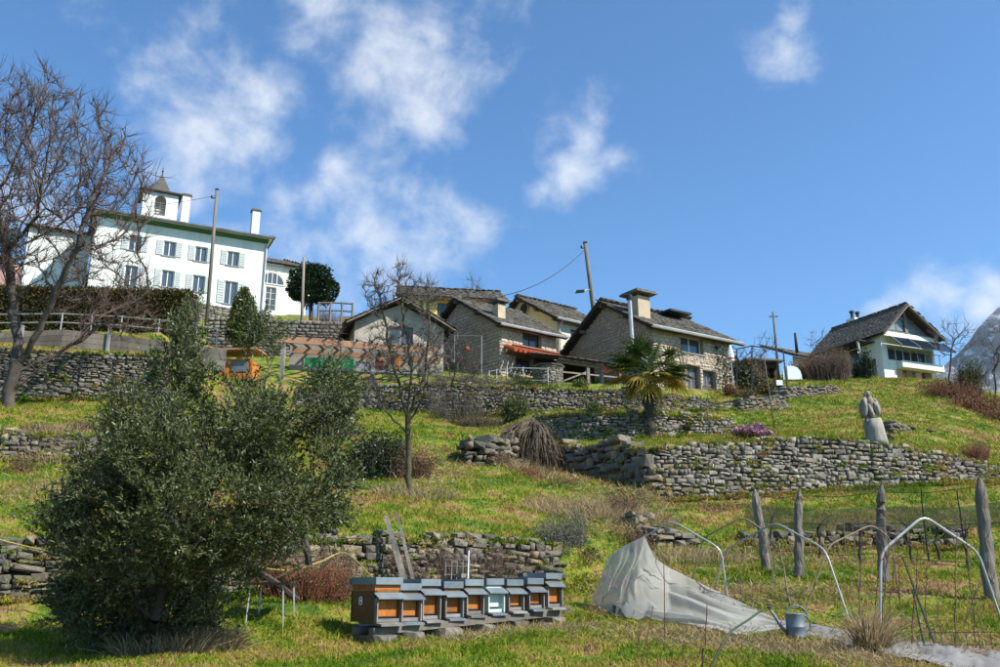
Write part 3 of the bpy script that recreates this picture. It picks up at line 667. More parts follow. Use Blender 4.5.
# ---------------------------------------------------------------- helper for gabled houses with the gable at x=0
def gable_house(name, label, corner, d, hd, far, apex, zbase_py, wmat, gmat, stones=None, gstones=None, o=.45, holes=(), gh=(), extra_z=0, proud=.05, cat='house'):
    F = Frame(corner[0], corner[1], d, hd, base=P(corner[0], zbase_py, d).z)
    ze = F.loc(F.c).z; Lf = F.front(far[0], far[1])[0]
    y, zr = F.side(*apex); W = 2*y
    t = thing(name, label, cat, F.O, hd)
    hs = []
    for (px, py, w, h) in holes:
        x, z = F.front(px, py); hs.append((x-w/2, z-h/2, x+w/2, z+h/2))
    w1 = panel(t, M0, Lf, -1, ze, wmat, hs, t=.45)
    Mg = face((0, W, 0), (0, -1, 0), (1, 0, 0))
    w2 = panel(t, Mg, W, -1, ze, gmat, gh, apex=(W/2, zr), name='gable_wall')
    panel(t, face((Lf, 0, 0), (0, 1, 0), (-1, 0, 0)), W, -1, ze, wmat, apex=(W/2, zr), name='wall'); panel(t, face((Lf, W, 0), (-1, 0, 0), (0, -1, 0)), Lf, -1, ze, wmat)
    if stones: wall_stones(w1, M0, Lf, -1, ze, stones, hs, d=d, proud=.022)
    if gstones: wall_stones(w2, Mg, W, -1, ze, gstones, apex=(W/2, zr), d=d)
    k = (zr-ze)/(W/2); z0 = ze-o*k+.12; zt = zr+.12
    roof(t, (-o, -o, z0), (Lf+o, -o, z0), (Lf+o, W/2, zt), (-o, W/2, zt), d=d)
    roof(t, (Lf+o, W+o, z0), (-o, W+o, z0), (-o, W/2, zt), (Lf+o, W/2, zt), d=d)
    for yy in (.0, W/4, W/2-.1):
        pass
    mb = MB()
    for q in (0, 1, 2, 3, 4):            # purlin ends under the verge
        yy = W*q/4; zz = (ze + k*min(yy, W-yy)) - .12; mb.bar((-o+.05, yy, zz), (.1, yy, zz), .14, .18)
    mb.build('purlin_ends', 'wood_old', t)
    return t, F, dict(L=Lf, W=W, ze=ze, zr=zr, k=k, holes=hs, Mg=Mg, z0=z0)
hd2 = math.atan2(1.04, 1.4)
# stone house with the red tiled canopy (left of the middle)
t, F, q = gable_house('stone_house', 'stone cottage with bare stone gable, beige chimney and small red tiled canopy', (501,324), 46, hd2, (556,335), (460,301), 392, 'mortar', 'mortar', 'stone_house', 'stone_house',
    holes=[(532,340,1.3,.9),(524,363,1.1,.8)])
for h in q['holes']: window(t, M0, (h[0]+h[2])/2, (h[1]+h[3])/2, h[2]-h[0], h[3]-h[1], 'wood_dark', .25, bars=0)
x, z = F.front(529, 357); mb = MB()
cn = MB().bar((x-1.6, -.25, z+.1), (x+1.6, -.25, z+.1), 1.0, .08, up=Vector((0, .5, 1))).build('canopy', 'wood_brown', t)
mb = MB()
for k in range(11): mb.tube([(x-1.6+.32*k, -.05, z+.34), (x-1.6+.32*k, -.95, z-.02)], .13, 7)
mb.build('canopy_tiles', 'red_tile', cn)
gutter(t, (-.4, -.52, q['z0']-.02), (q['L']+.4, -.52, q['z0']-.02), .08, 'metal_pipe')
def chimney(t, F, px0, px1, pyt, pyb, yy, mat, capw=1.35, wdep=.8, cap='slate'):
    x0, z1 = F.front(px0, pyt, yy); x1 = F.front(px1, pyt, yy)[0]; zb = F.front(px0, pyb, yy)[1]-.8; w = max(.5, (x1-x0)*.62); cx = (x0+x1)/2
    c = MB().box(cx-w/2, yy, zb, cx+w/2, yy+w, z1).build('chimney', mat, t); e = w*(capw-1)/2+.1
    mb = MB()
    for sx in (-1, 1):
        for sy in (0, 1): mb.box(cx+sx*w/2-(.1 if sx > 0 else 0), yy+sy*(w-.1), z1, cx+sx*w/2+(.1 if sx < 0 else 0), yy+sy*(w-.1)+.1, z1+.14)
    mb.box(cx-w/2-e, yy-e, z1+.14, cx+w/2+e, yy+w+e, z1+.24); mb.box(cx-w/2-e*.8, yy-e*.8, z1+.242, cx+w/2+e*.8, yy+w+e*.8, z1+.30); mb.build('chimney_cap', cap, c)
    return c
chimney(t, F, 496.5, 507, 303, 317, .7, 'plaster_chimney')
# plastered house behind with round opening
t, F, q = gable_house('plastered_house', 'beige plastered house with a small round gable opening and slate roof', (557,318), 54, hd2, (606,330), (521.5,299.5), 375, 'plaster_cream', 'plaster_cream',
    holes=[(582,340,1.9,1.5)])
h = q['holes'][0]; window(t, M0, (h[0]+h[2])/2, (h[1]+h[3])/2, h[2]-h[0], h[3]-h[1], 'plaster_white', .3, bars=1)
y, z = F.side(524.5, 309.5); c = MB(); c.prism([(-.03, y+.42*math.cos(a*.3927), z+.42*math.sin(a*.3927)) for a in range(16)], (.05, 0, 0)); c.build('round_opening_shade', 'wood_dark', t)  # dark disc on the gable paints the shade inside the round hole
MB().tube([(-.06, y+.47*math.cos(a*.3927), z+.47*math.sin(a*.3927)) for a in range(17)], .06, 5).build('round_surround', 'plaster_rough', t)
gutter(t, (-.4, -.52, q['z0']-.02), (q['L']+.4, -.52, q['z0']-.02), .09, 'metal_pipe')
MB().tube([(.1, -.5, q['z0']), (.1, -.12, q['z0']-.6), (.1, -.12, .5)], .06, 6).build('downpipe', 'metal_pipe', t)
mb = MB(); x, z = F.front(582, 347)
for k in range(9): mb.box(x-1+.25*k-.03, -.75, z-.9, x-1+.25*k+.03, -.7, z-.1)
mb.box(x-1.1, -.8, z-.1, x+1.2, -.68, z-.02); mb.box(x-1.1, -.8, z-1.0, x+1.2, 0, z-.9); mb.build('balcony', 'wood_old', t)
# large stone house with the tall chimney
hd5 = math.atan2(1.04, 1.62)
t, F, q = gable_house('stone_house', 'largest stone house with creeper-covered front and tall beige chimney behind the palm', (652,326), 46, hd5, (730,341), (606,305), 396, 'mortar', 'mortar', 'stone_house', 'stone_house',
    holes=[(692,345,1.7,.95),(694,379,1.0,1.5),(710,384,1.0,1.5)], o=.5)
for i, h in enumerate(q['holes']): window(t, M0, (h[0]+h[2])/2, (h[1]+h[3])/2, h[2]-h[0], h[3]-h[1], 'plaster_white' if i == 0 else 'wood_brown', .25, bars=1 if i else 0)
chimney(t, F, 634, 653, 294, 314, 1.2, 'plaster_chimney', 1.5)
gutter(t, (-.5, -.58, q['z0']-.02), (q['L']+.5, -.58, q['z0']-.02), .09, 'metal_pipe')
L5 = q['L']; k5 = q['k']; yq = q['W']/2-.9
MB().box(L5-2.3, yq-.6, q['zr']-.1, L5-.6, yq+.5, q['zr']+.02).build('roof_hatch', 'metal_dark', t)
mb = MB(); mb.prism([(L5-.2, -.01, -1), (L5-.2, -.01, q['ze']*.8), (L5+.9, -.01, -1)], (0, .9, 0)); bu = mb.build('buttress', 'mortar', t)
# climbing stems on the lit front
mb = MB(); rs = random.Random(3)
for i in range(46):
    x = rs.uniform(.5, L5-.3); z = -.5; pts = [(x, -.14, z)]; a = rs.uniform(.7, 2.0)
    while z < q['ze']-1 and len(pts) < 16:
        a += rs.uniform(-.35, .35); x += math.cos(a)*.35; z += abs(math.sin(a))*.35
        if not 0 < x < L5: break
        if any(h[0]-.05 < x < h[2]+.05 and h[1]-.05 < z < h[3]+.05 for h in q['holes']): break
        pts.append((x, -.14, z))
    if len(pts) > 2: mb.tube(pts, [.035]*(len(pts)-1)+[.012], 4, cap=False)
mb.build('creeper_stems', 'twig_grey', t)
H5 = (t, F, q)
# flue pipe left of the chimney
p0 = P(633, 350, 44); p1 = P(629.5, 300, 44)
t = thing('flue_pipe', 'thin metal flue pipe standing left of the tall beige chimney', 'pipe', p0)
MB().tube([(0, 0, -.8), p1-p0], .11, 8).build('pipe', 'metal_pipe', t); q0 = p1-p0; MB().lathe([(.16, q0.z), (.17, q0.z+.22), (.10, q0.z+.3)], 10, (q0.x, q0.y)).build('cap', 'metal_dark', t)
# porch in front of the stone houses
hdp = math.atan2(1.04, 1.9); F = Frame(560, 390, 43.5, hdp, base=P(590, 386, 43.5).z)
t = thing('porch', 'open wooden porch with slate lean-to roof between the two stone houses', 'porch', F.O, hdp)
x1, z1 = F.front(622, 366); x0, z0 = F.front(560, 357)
roof(t, (x0-.2, -.2, z0-.05), (x1+.1, -.2, z0-.05), (x1+.1, 2.6, z0+.75), (x0-.2, 2.6, z0+.75), d=44, tile=(.3, .5))
for px in (560, 589, 603, 621): x, z = F.front(px, 388); MB().box(x-.08, 0, -.3, x+.08, .16, z0-.1).build('post', 'wood_old', t)
mb = MB(); mb.bar((x0, .08, z0-.2), (x1, .08, z0-.2), .14, .16); mb.build('beam', 'wood_old', t)
mb = MB(); mb.bar((x0, .08, .75), (x1*.95, .08, .85), .07, .07); mb.bar((x0, .08, .2), (x1*.48, .08, 1.0), .07, .07); mb.build('railing', 'wood_old', t)
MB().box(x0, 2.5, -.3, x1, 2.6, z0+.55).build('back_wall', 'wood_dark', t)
p = P(613, 372, 43.2); tag(MB().box(-.5, -.05, -.05, .5, .05, .3).build('red_cloth', 'dark_red', loc=p), 'dark red cloth hanging under the slate porch roof', 'cloth')
# round stone oven left of the porch
p = P(548, 392, 41.5); t = thing('stone_oven', 'squat rounded stone oven with slate lid left of the porch', 'oven', p)
core = MB().lathe([(.6, -.6), (.6, 1.05), (.4, 1.15)], 14).build('core', 'mortar', t); lst = []
for s, v, w, h in courses(-.3, 1.12, lambda a, b: [(0, 2*math.pi*.65)], (.06, .13), (.18, .4), .95, wave=.05):
    a = s/.65; T = Vector((-math.sin(a), math.cos(a), 0)); n = Vector((-math.cos(a), -math.sin(a), 0)); lst.append((Vector((.63*math.cos(a), .63*math.sin(a), v)), jit_frame(T, n, Vector((0, 0, 1))), w, .16, h))
place_stones(lst, core, 'stone_grey', 41, thr=7)
MB().lathe([(.8, 1.17), (.82, 1.23), (.1, 1.35)], 9).build('lid', 'slate', t)

# ---------------------------------------------------------------- small whitewashed gable house behind the pergola
hdg = math.atan2(.28, 1.0)
F = Frame(355, 320, 45, hdg, base=P(355, 385, 45).z); x1, z1 = F.front(444, 327); xa, zr = F.front(401, 301); ze = F.front(355, 321)[1]
t = thing('whitewashed_house', 'small whitewashed cottage with front gable and shuttered window behind the bare tree', 'house', F.O, hdg)
wx, wz = F.front(401, 331); hw = [(wx-.65, wz-.85, wx+.65, wz+.85)]
w = panel(t, M0, x1, -1, ze, 'plaster_rough', hw, apex=(x1/2, zr-.2), t=.3, name='gable_wall')
window(t, M0, wx, wz, 1.3, 1.7, 'wood_old', .12, None, bars=0)
panel(t, face((x1, 0, 0), (0, 1, 0), (-1, 0, 0)), 7, -1, ze, 'plaster_rough'); panel(t, face((0, 7, 0), (0, -1, 0), (1, 0, 0)), 7, -1, ze, 'plaster_rough')
o = .5; k = (zr-ze)/(x1/2)
roof(t, (x1+o, -o, ze-o*k+.1), (x1+o, 7.5, ze-o*k+.1), (x1/2, 7.5, zr+.1), (x1/2, -o, zr+.1), d=46); roof(t, (-o, 7.5, ze-o*k+.1), (-o, -o, ze-o*k+.1), (x1/2, -o, zr+.1), (x1/2, 7.5, zr+.1), d=46)
mb = MB(); mb.bar((-o, -o-.04, ze-o*k), (x1/2, -o-.04, zr+.02), .06, .22, up=Vector((0, 1, 0))); mb.bar((x1+o, -o-.045, ze-o*k), (x1/2, -o-.045, zr+.02), .06, .22, up=Vector((0, 1, 0))); mb.build('barge_boards', 'wood_old', t)
# yellow house behind
hdy = hdg-.12; F = Frame(424, 322, 51, hdy, base=P(424, 372, 51).z); xa = F.front(411, 310)[0]; xb = F.front(498, 310)[0]; zye = F.front(440, 299)[1]; wxx, wzz = F.front(443, 309)
F.O += F.T*xa; wxx -= xa; Ly = xb-xa
t = thing('yellow_house', 'bright yellow house with slate roof peeping over the cottages', 'house', F.O, hdy)
panel(t, M0, Ly, -1, zye, 'plaster_yellow', [(wxx-.35, wzz-.5, wxx+.35, wzz+.4)], t=.3)
window(t, M0, wxx, wzz-.05, .7, .9, 'wood_old', .12, bars=0, sill=False)
panel(t, face((0, 6, 0), (0, -1, 0), (1, 0, 0)), 6, -1, zye, 'plaster_yellow'); panel(t, face((Ly, 0, 0), (0, 1, 0), (-1, 0, 0)), 6, -1, zye, 'plaster_yellow')
roof(t, (-.7, -.35, zye+.02), (Ly+.5, -.35, zye+.02), (Ly+.5, 3, zye+1.6), (-.7, 3, zye+1.6), d=52, under='wood_pink'); roof(t, (Ly+.5, 6.9, zye-.05), (-.7, 6.9, zye-.05), (-.7, 3, zye+1.6), (Ly+.5, 3, zye+1.6), d=52)
mb = MB(); k = 1.65/3.9
for i in range(int(Ly/.6)): mb.bar((-.4+i*.6, -.33, zye-.16), (-.4+i*.6, 0, zye-.1), .07, .08)
mb.build('rafter_ends', 'wood_orange', t)

# ---------------------------------------------------------------- white farmhouse on the right
HF_ = .42; F = Frame(880, 335, 68, HF_, base=P(884, 379, 68).z)
x1 = F.front(932, 340)[0]; Z = lambda py, px=905: F.front(px, py)[1]
apx, zr = F.front(899, 308.5); zf = Z(330.5, 880)-.1; Ds = 6.8
t = thing('farmhouse', 'white farmhouse with wide glazed gable and dark blue awning on the lawn crest', 'house', F.O, HF_)
zb0, zb1 = Z(361.5), Z(347)
panel(t, M0, x1, -1, zf, 'plaster_white', [(.6, zb0, x1-.25, zb1), (1.3, .0, x1-.5, Z(369.5))], t=.9)
for a0, a1 in ((.22, .42), (.45, .65), (.70, .92)): MB().box(x1*a0, .55, zb0, x1*a1, .6, zb1-.2).build('balcony_window', 'glass', t)
g = MB().prism([(0, .02, zf), (x1, .02, zf), (apx, .02, zr-.1)], (0, .1, 0)).build('gable_wall', 'wood_grey', t)
edge = lambda x: zf+(zr-zf)*(x/apx if x < apx else (x1-x)/(x1-apx))
for a0, a1 in ((.16, .30), (.32, .46), (.52, .68), (.70, .84)):
    xs0, xs1 = x1*a0, x1*a1; MB().prism([(xs0, -.02, zf+.3), (xs1, -.02, zf+.3), (xs1, -.02, max(zf+.35, edge(xs1)-.45)), (xs0, -.02, max(zf+.35, edge(xs0)-.45))], (0, .03, 0)).build('gable_window', 'metal_lid', t)
mb = MB(); mb.box(x1*.465, -.16, zf+.15, x1*.515, -.04, zr-.35); mb.bar((x1*.3, -.1, zf+1.35), (x1*.66, -.1, zf+1.2), .08, .12); mb.box(.1, -.12, zf+.05, x1-.1, -.03, zf+.2); mb.build('gable_frame', 'wood_grey', t)
MB().prism([(-.02, -.03, zf+.04), (-.02, -.28, zf+.02), (-.02, -.42, Z(340)), (-.02, -.03, Z(340))], (x1+.25, 0, 0)).build('fascia_panel', 'plaster_white', t)
pw = MB().box(1.5, -.5, Z(369.5)+.05, x1+.35, -.02, Z(362.5)).build('balcony_parapet', 'plaster_white', t)
mb = MB()
for i in range(7): mb.box(.9+i*(x1-.9)/6-.02, -.46, Z(362.5), .9+i*(x1-.9)/6+.02, -.42, Z(353))
mb.box(.8, -.47, Z(353), x1+.2, -.41, Z(353)+.05); mb.build('balcony_railing', 'metal_pipe', t)
aw = MB().prism([(.5, -.44, Z(341)), (x1+.7, -.44, Z(341)), (x1+.9, -1.35, Z(352)), (.7, -1.35, Z(352))], (0, 0, .06)).build('awning', 'solar_blue', t)
mb = MB()
for i in range(4): q = i/3; mb.bar((.5+(x1+.2)*q, -.44, Z(341)+.1), (.7+(x1+.2)*q, -1.36, Z(352)+.1), .07, .05)
mb.build('awning_bars', 'metal_pipe', aw)
for i in range(4): xx = 1.75+i*(x1-2.6)/3; MB().box(xx-.34, .1, -.02, xx+.3, .16, Z(370)).build('shutter', 'wood_brown' if i % 2 else 'wood_pink', t)
Ms = face((0, Ds, 0), (0, -1, 0), (1, 0, 0))
panel(t, Ms, Ds, -1, zf, 'plaster_white', [(Ds-3.4, zf-2.0, Ds-2.2, zf-.8), (Ds-3.4, .3, Ds-2.3, 1.8), (Ds-1.6, .3, Ds-.7, 1.8)], t=.3, name='side_wall'); panel(t, face((x1, 0, 0), (0, 1, 0), (-1, 0, 0)), Ds, -1, zf, 'plaster_white')
window(t, Ms, Ds-2.8, zf-1.4, 1.2, 1.2, 'wood_dark', .1); window(t, Ms, Ds-2.85, 1.05, 1.1, 1.5, 'wood_dark', .1); window(t, Ms, Ds-1.15, 1.05, .9, 1.5, 'wood_dark', .1)
ol = .5; o = .45; kl = (zr-zf)/apx; kr = (zr-zf)/(x1-apx)
roof(t, (-ol, Ds+.5, zf-ol*kl+.15), (-ol, -.8, zf-ol*kl+.15), (apx, -.8, zr+.15), (apx, Ds+.5, zr+.15), d=70)
roof(t, (x1+o, -.8, zf-o*kr+.15), (x1+o, Ds+.5, zf-o*kr+.15), (apx, Ds+.5, zr+.15), (apx, -.8, zr+.15), d=70)
mb = MB(); mb.bar((-ol, -.85, zf-ol*kl), (apx, -.85, zr), .08, .22, up=Vector((0, 1, 0))); mb.bar((x1+o, -.855, zf-o*kr), (apx, -.855, zr), .08, .22, up=Vector((0, 1, 0))); mb.build('barge_boards', 'wood_old', t)
cx, cz = F.front(857, 326, 6); c = MB().box(cx-.7, 5.5, cz-1.8, cx+.5, 6.5, cz+.6).build('chimney', 'plaster_white', t)
for dx_ in (-.45, .2): MB().lathe([(.14, cz+.6), (.12, cz+1.1), (.2, cz+1.12), (.2, cz+1.3), (.05, cz+1.32)], 8, (cx+dx_, 6)).build('chimney_pot', 'metal_dark', c)
MB().box(-1.7, .6, zf-.75, -.02, 5, zf-.65).build('side_roof', 'metal_dark', t)
MB().bar((-1.6, .8, zf-.75), (-1.2, .8, -.5), .14).build('post', 'metal_pipe', t)
# low house behind the brown shrubs
F = Frame(792, 352, 80, .5, base=P(792, 380, 80).z); t = thing('low_house', 'low brown-roofed house mostly hidden behind brown shrubs left of the farmhouse', 'house', F.O, .5)
Lx = F.front(850, 352)[0]; zz = F.front(792, 356)[1]; panel(t, M0, Lx, -1, zz, 'plaster_cream'); roof(t, (-.4, -.5, zz), (Lx, -.5, zz), (Lx, 3.5, zz+1.8), (-.4, 3.5, zz+1.8), d=80)
F = Frame(700, 392, 62, .3, base=P(755, 382, 62).z)
F = Frame(748, 372, 60, .2, base=P(755, 384, 60).z); t = thing('garden_shed', 'dark garden shed with flat roof beside the white tent', 'shed', F.O, .2)
Lx = F.front(778, 372)[0]; zz = F.front(748, 361)[1]; panel(t, M0, Lx, -1, zz, 'wood_dark', [(.3, 0, Lx-.3, zz-.4)], t=.8); MB().box(-.3, -.5, zz, Lx+.3, 2.5, zz+.12).build('roof', 'wood_old', t); panel(t, face((0, 2.2, 0), (0, -1, 0), (1, 0, 0)), 2.2, -1, zz, 'wood_dark')
t = thing('shelter', 'small white board shelter with rounded right corner beside the dark garden shed', 'shelter', P(788, 378, 58))
MB().prism([(x, 0, z) for x, z in ((0, -.1), (0, .84), (.4, .82), (.68, .72), (.86, .48), (.92, .2), (.93, -.1))], (.2, 1.4, 0)).build('shell', 'white_plastic', t); MB().box(-.26, .1, -.1, -.04, .16, .62).build('side_panel', 'white_plastic', t)
# ---------------------------------------------------------------- plants
def unit(a): return a/(np.linalg.norm(a, axis=1, keepdims=True)+1e-9)
def leaf_arrays(C, D, ln, wd, fold=.25):
    """one pointed leaf (2 faces' worth in a quad) per centre, growing along D"""
    n = len(C); D = unit(D); r = unit(np.cross(D, np.random.normal(size=(n, 3)))); up = np.cross(r, D)
    ln = np.broadcast_to(ln, (n,))[:, None]; wd = np.broadcast_to(wd, (n,))[:, None]
    V = np.stack([C, C+D*ln*.45+r*wd*.5+up*wd*fold*.5, C+D*ln-up*ln*.06, C+D*ln*.45-r*wd*.5+up*wd*fold*.5], 1).reshape(-1, 3)
    return V, np.arange(n*4).reshape(-1, 4)
def colonize(trunk, attr, step, infl, kill, maxit=140, trop=(0, 0, .1), jit=.25, rs=None):
    rs = rs or np.random.RandomState(1); pos = [np.array(p, float) for p in trunk[0]]; par = [-1]+list(range(len(pos)-1))
    for st, pi in trunk[1:]:
        for i, p in enumerate(st): pos.append(np.array(p, float)); par.append(pi if i == 0 else len(pos)-2)
    A = np.array(attr, float); dist = np.full(len(A), 1e9); near = np.zeros(len(A), int)
    def upd(ids):
        nonlocal dist, near
        Q = np.array([pos[i] for i in ids]); 
        for s in range(0, len(Q), 400):
            d = np.linalg.norm(A[:, None]-Q[None, s:s+400], axis=2); j = d.argmin(1); dm = d[np.arange(len(A)), j]; m = dm < dist
            dist[m] = dm[m]; near[m] = np.array(ids)[s+j[m]]
    upd(list(range(len(pos)))); kids = {}
    for it in range(maxit):
        keep = dist > kill; A, dist, near = A[keep], dist[keep], near[keep]
        if not len(A): break
        act = dist < infl
        if not act.any(): act = dist < dist.min()*1.2
        dirs = {}
        ns = near[act]; dv = unit(A[act]-np.array([pos[i] for i in ns]))
        un, inv = np.unique(ns, return_inverse=True); sm = np.zeros((len(un), 3)); np.add.at(sm, inv, dv)
        new = []
        for k, i in enumerate(un):
            if kids.get(i, 0) >= 3: dist[near == i] = 1e9 if False else dist[near == i]; continue
            v = sm[k]/(np.linalg.norm(sm[k])+1e-9) + np.array(trop) + rs.normal(size=3)*jit; v /= np.linalg.norm(v)
            pos.append(pos[i]+v*step*rs.uniform(.75, 1.2)); par.append(i); kids[i] = kids.get(i, 0)+1; new.append(len(pos)-1)
        if not new: break
        upd(new)
    return np.array(pos), np.array(par)
def radii(par, r0, e=2.3, cap=1e9):
    n = len(par); acc = np.zeros(n)
    for i in range(n-1, -1, -1):
        if acc[i] == 0: acc[i] = r0**e
        if par[i] >= 0: acc[par[i]] += acc[i]
    return np.minimum(acc**(1/e), cap)
def frusta(pos, par, rad, sel, n):
    I = np.array([i for i in sel if par[i] >= 0])
    if not len(I): return None
    a = pos[par[I]]; b = pos[I]; rb = rad[I]; ra = np.minimum(rad[par[I]], rb*1.3); d = unit(b-a)
    ref = np.where(np.abs(d[:, 2:3]) > .9, [[1., 0, 0]], [[0, 0, 1.]]); x = unit(np.cross(d, ref)); y = np.cross(d, x)
    th = np.arange(n)*2*np.pi/n; ca = np.cos(th)[None, :, None]; sa = np.sin(th)[None, :, None]; b = b + d*rb[:, None]*.3
    ring = x[:, None]*ca + y[:, None]*sa
    V = np.concatenate([a[:, None]+ring*ra[:, None, None], b[:, None]+ring*rb[:, None, None]], 1).reshape(-1, 3)
    j = np.arange(n); F = np.stack([j, (j+1) % n, (j+1) % n+n, j+n], 1)[None]+(np.arange(len(I))*2*n)[:, None, None]
    return V, F.reshape(-1, 4)
def tree_parts(root, pos, par, rad, tT, mT='bark_grey', mB='twig', t2=None, twigs=0, tlen=.3, rs=None):
    sel = np.arange(len(pos)); big = sel[rad >= tT]; t2 = t2 or tT*.35; mid = sel[(rad < tT) & (rad >= t2)]; sm = sel[rad < t2]
    comp = {}
    for i in mid:
        p = par[i]; comp[i] = comp[p] if p in comp else i
    groups = {}
    for i in mid: groups.setdefault(comp[i], []).append(i)
    jobs = [('trunk', big, 9, mT)]+[('limb', np.array(g), 6, mT) for g in groups.values()]+[('twigs', sm, 3, mB)]
    for nm, s, n, m in jobs:
        r = frusta(pos, par, rad, s, n)
        if r is None: continue
        V, F = r
        if nm == 'twigs' and twigs:
            rs = rs or np.random.RandomState(2); k = len(sm)*twigs; idx = np.repeat(sm, twigs); d = unit(pos[idx]-pos[par[idx]]); dd = unit(d+rs.normal(size=(k, 3))*.5+np.array([0, 0, .4]))
            p0 = pos[idx]-(pos[idx]-pos[par[idx]])*rs.uniform(0, 1, (k, 1)); L_ = tlen*rs.uniform(.4, 1.2, (k, 1)); w = unit(np.cross(dd, rs.normal(size=(k, 3))))*rad.min()*.9
            w2 = unit(np.cross(dd, w))*rad.min()*.9; mid_ = p0+dd*L_*.5+rs.normal(size=(k, 3))*L_*.05; tip = p0+dd*L_+np.array([0, 0, .08])*L_
            V2 = np.stack([p0+w, p0-w*.5+w2, p0-w*.5-w2, mid_+w*.7, mid_-w*.35+w2*.7, mid_-w*.35-w2*.7, tip, tip+w*.2, tip-w*.2+w2*.1], 1).reshape(-1, 3)
            f = np.array([[0,1,4,3],[1,2,5,4],[2,0,3,5],[3,4,7,6],[4,5,8,7],[5,3,6,8]]); F2 = (f[None]+(np.arange(k)*9)[:, None, None]).reshape(-1, 4)+len(V)
            V = np.concatenate([V, V2]); F = np.concatenate([F, F2])
        o = npmesh(nm, V, F, m, root, smooth=(nm != 'twigs'))
        if nm == 'twigs': stuff(o)
def blob_points(bl, n, rs, shell=.0):
    """points in ellipsoids given by photo centre, half sizes in px, distance, depth radius"""
    vol = np.array([b[2]*b[3] for b in bl], float); vol /= vol.sum(); out = []
    for b, q in zip(bl, vol):
        c = P(b[0], b[1], b[4]); k = int(n*q)+1; v = unit(rs.normal(size=(k, 3)))*(rs.uniform(shell, 1, (k, 1))**(1/2.4))
        out.append(np.array(c)+v*np.array([b[2]*b[4]/FPX, b[5], b[3]*b[4]/FPX]))
    return np.concatenate(out)
def bare_tree(label, base, stems, bl, n, r0, step, tT, seed, cat='tree', name='bare_tree', mT='bark_grey', mB='twig', twigs=3, tlen=.3, infl=2.5, kill=None, group=None, e=2.3, cap=1e9, trop=(0,0,.1)):
    rs = np.random.RandomState(seed); b = G(*base) if len(base) == 2 else P(*base); loc = np.array(b)-[0, 0, .15]
    root = thing(name, label, cat, b, 0, group)
    st = []
    for s, pi in stems: st.append(([np.array(P(*q)) if len(q) == 3 else np.array(P(q[0], q[1], b.y)) for q in s], pi))
    dense = [[loc]+st[0][0]]; 
    def fill(a):
        o = [a[0]]
        for p, q in zip(a[:-1], a[1:]):
            k = max(1, int(np.linalg.norm(q-p)/step))
            for i in range(1, k+1): o.append(p+(q-p)*i/k + (rs.normal(size=3)*step*.12 if i < k else 0))
        return o
    main = fill(dense[0]); trunk = [main]; tot_ = len(main)
    for s, f in st[1:]:
        pi = int(f*(len(main)-1)); q = fill([main[pi]]+s)[1:]; trunk.append((q, pi))
    A = blob_points(bl, n, rs)
    pos, par = colonize(trunk, A, step, step*infl*3, kill or step*1.4, 120, trop, .17, rs)
    rad = radii(par, r0, e, cap); tree_parts(root, pos-np.array(b), par, rad, tT, mT, mB, twigs=twigs, tlen=tlen, rs=rs)
    return root, pos, par, rad
# big bare tree at the left edge
bare_tree('big bare spreading tree at the left edge, forking low over dark limbs', (10,408), [([(8,392),(14,374),(18,352)],0), ([(34,372),(70,345),(100,318)],.35), ([(-14,360),(-30,310)],.5), ([(40,330,29),(62,280,28.5),(80,235,28)],.95), ([(14,300,31),(5,240,31)],.95), ([(60,352,32),(110,322,32.5),(150,290,33)],.5)],
    [(60,150,75,75,29.5,3),(110,200,50,65,29,2.5),(0,150,60,80,30,3),(30,230,60,60,29.5,3),(95,275,60,45,30,2.5),(130,170,30,45,29,2),(-60,200,70,90,30,3),(50,95,35,25,30,2),(10,110,40,35,30,2),(120,320,55,25,31,2)], 3500, .0125, .36, .12, 4, mT='bark_grey', twigs=5, tlen=.7, e=2.3, kill=.42, cap=.24)
# bare tree in the middle
bare_tree('mossy bare tree with knobbly crown standing on the middle green slope', (410,495), [([(409,470),(408,435),(407,408)],0), ([(395,372),(385,320),(377,292)],.95), ([(412,370),(402,310),(400,280)],.98), ([(425,375),(430,330),(428,300)],.97), ([(385,410),(374,385)],.8), ([(424,395),(430,360)],.85)],
    [(378,295,16,32,19,.8),(402,285,14,26,19,.8),(425,300,18,25,19,.8),(390,350,30,35,19,.9),(425,355,24,35,19,.8),(372,390,16,22,19,.6),(440,395,14,20,19,.5)], 1300, .0065, .15, .045, 9, mT='bark_moss', mB='twig_grey', twigs=6, tlen=.26, e=2.4, kill=.16, cap=.11, trop=(0,0,.05))
# far bare trees
bare_tree('pale feathery bare tree rising behind the yellow house roof', (474,318,70), [([(474,300)],0)], [(474,288,12,14,70,1)], 300, .012, .4, .08, 11, mB='twig', twigs=4, tlen=1.0)
bare_tree('bare round-crowned tree right of the white farmhouse', (950,392), [([(950,370),(951,355)],0)], [(955,335,24,22,56,1.4),(942,345,14,16,56,1),(968,345,12,14,56,1)], 520, .014, .42, .1, 12, twigs=3, tlen=.7, mB='twig_grey')
bare_tree('bare tree leaning at the right edge on the brown slope', (996,405), [([(995,380),(994,360)],0)], [(990,345,16,24,50,1.2),(1012,340,16,30,50,1.2),(985,375,10,12,50,1)], 450, .013, .4, .1, 13, twigs=3, tlen=.6, mB='twig')
bare_tree('thin bare tree above the garden shed roof', (765,378), [([(766,360),(767,345)],0)], [(768,345,13,18,58,1),(760,360,10,12,58,1)], 260, .011, .42, .08, 14, twigs=3, tlen=.8, mB='twig')
bare_tree('brown bare tree behind the low brown-roofed house', (815,372,86), [([(815,350)],0)], [(818,340,16,13,86,1.5)], 260, .016, .6, .1, 15, twigs=3, tlen=1.0, mB='twig')
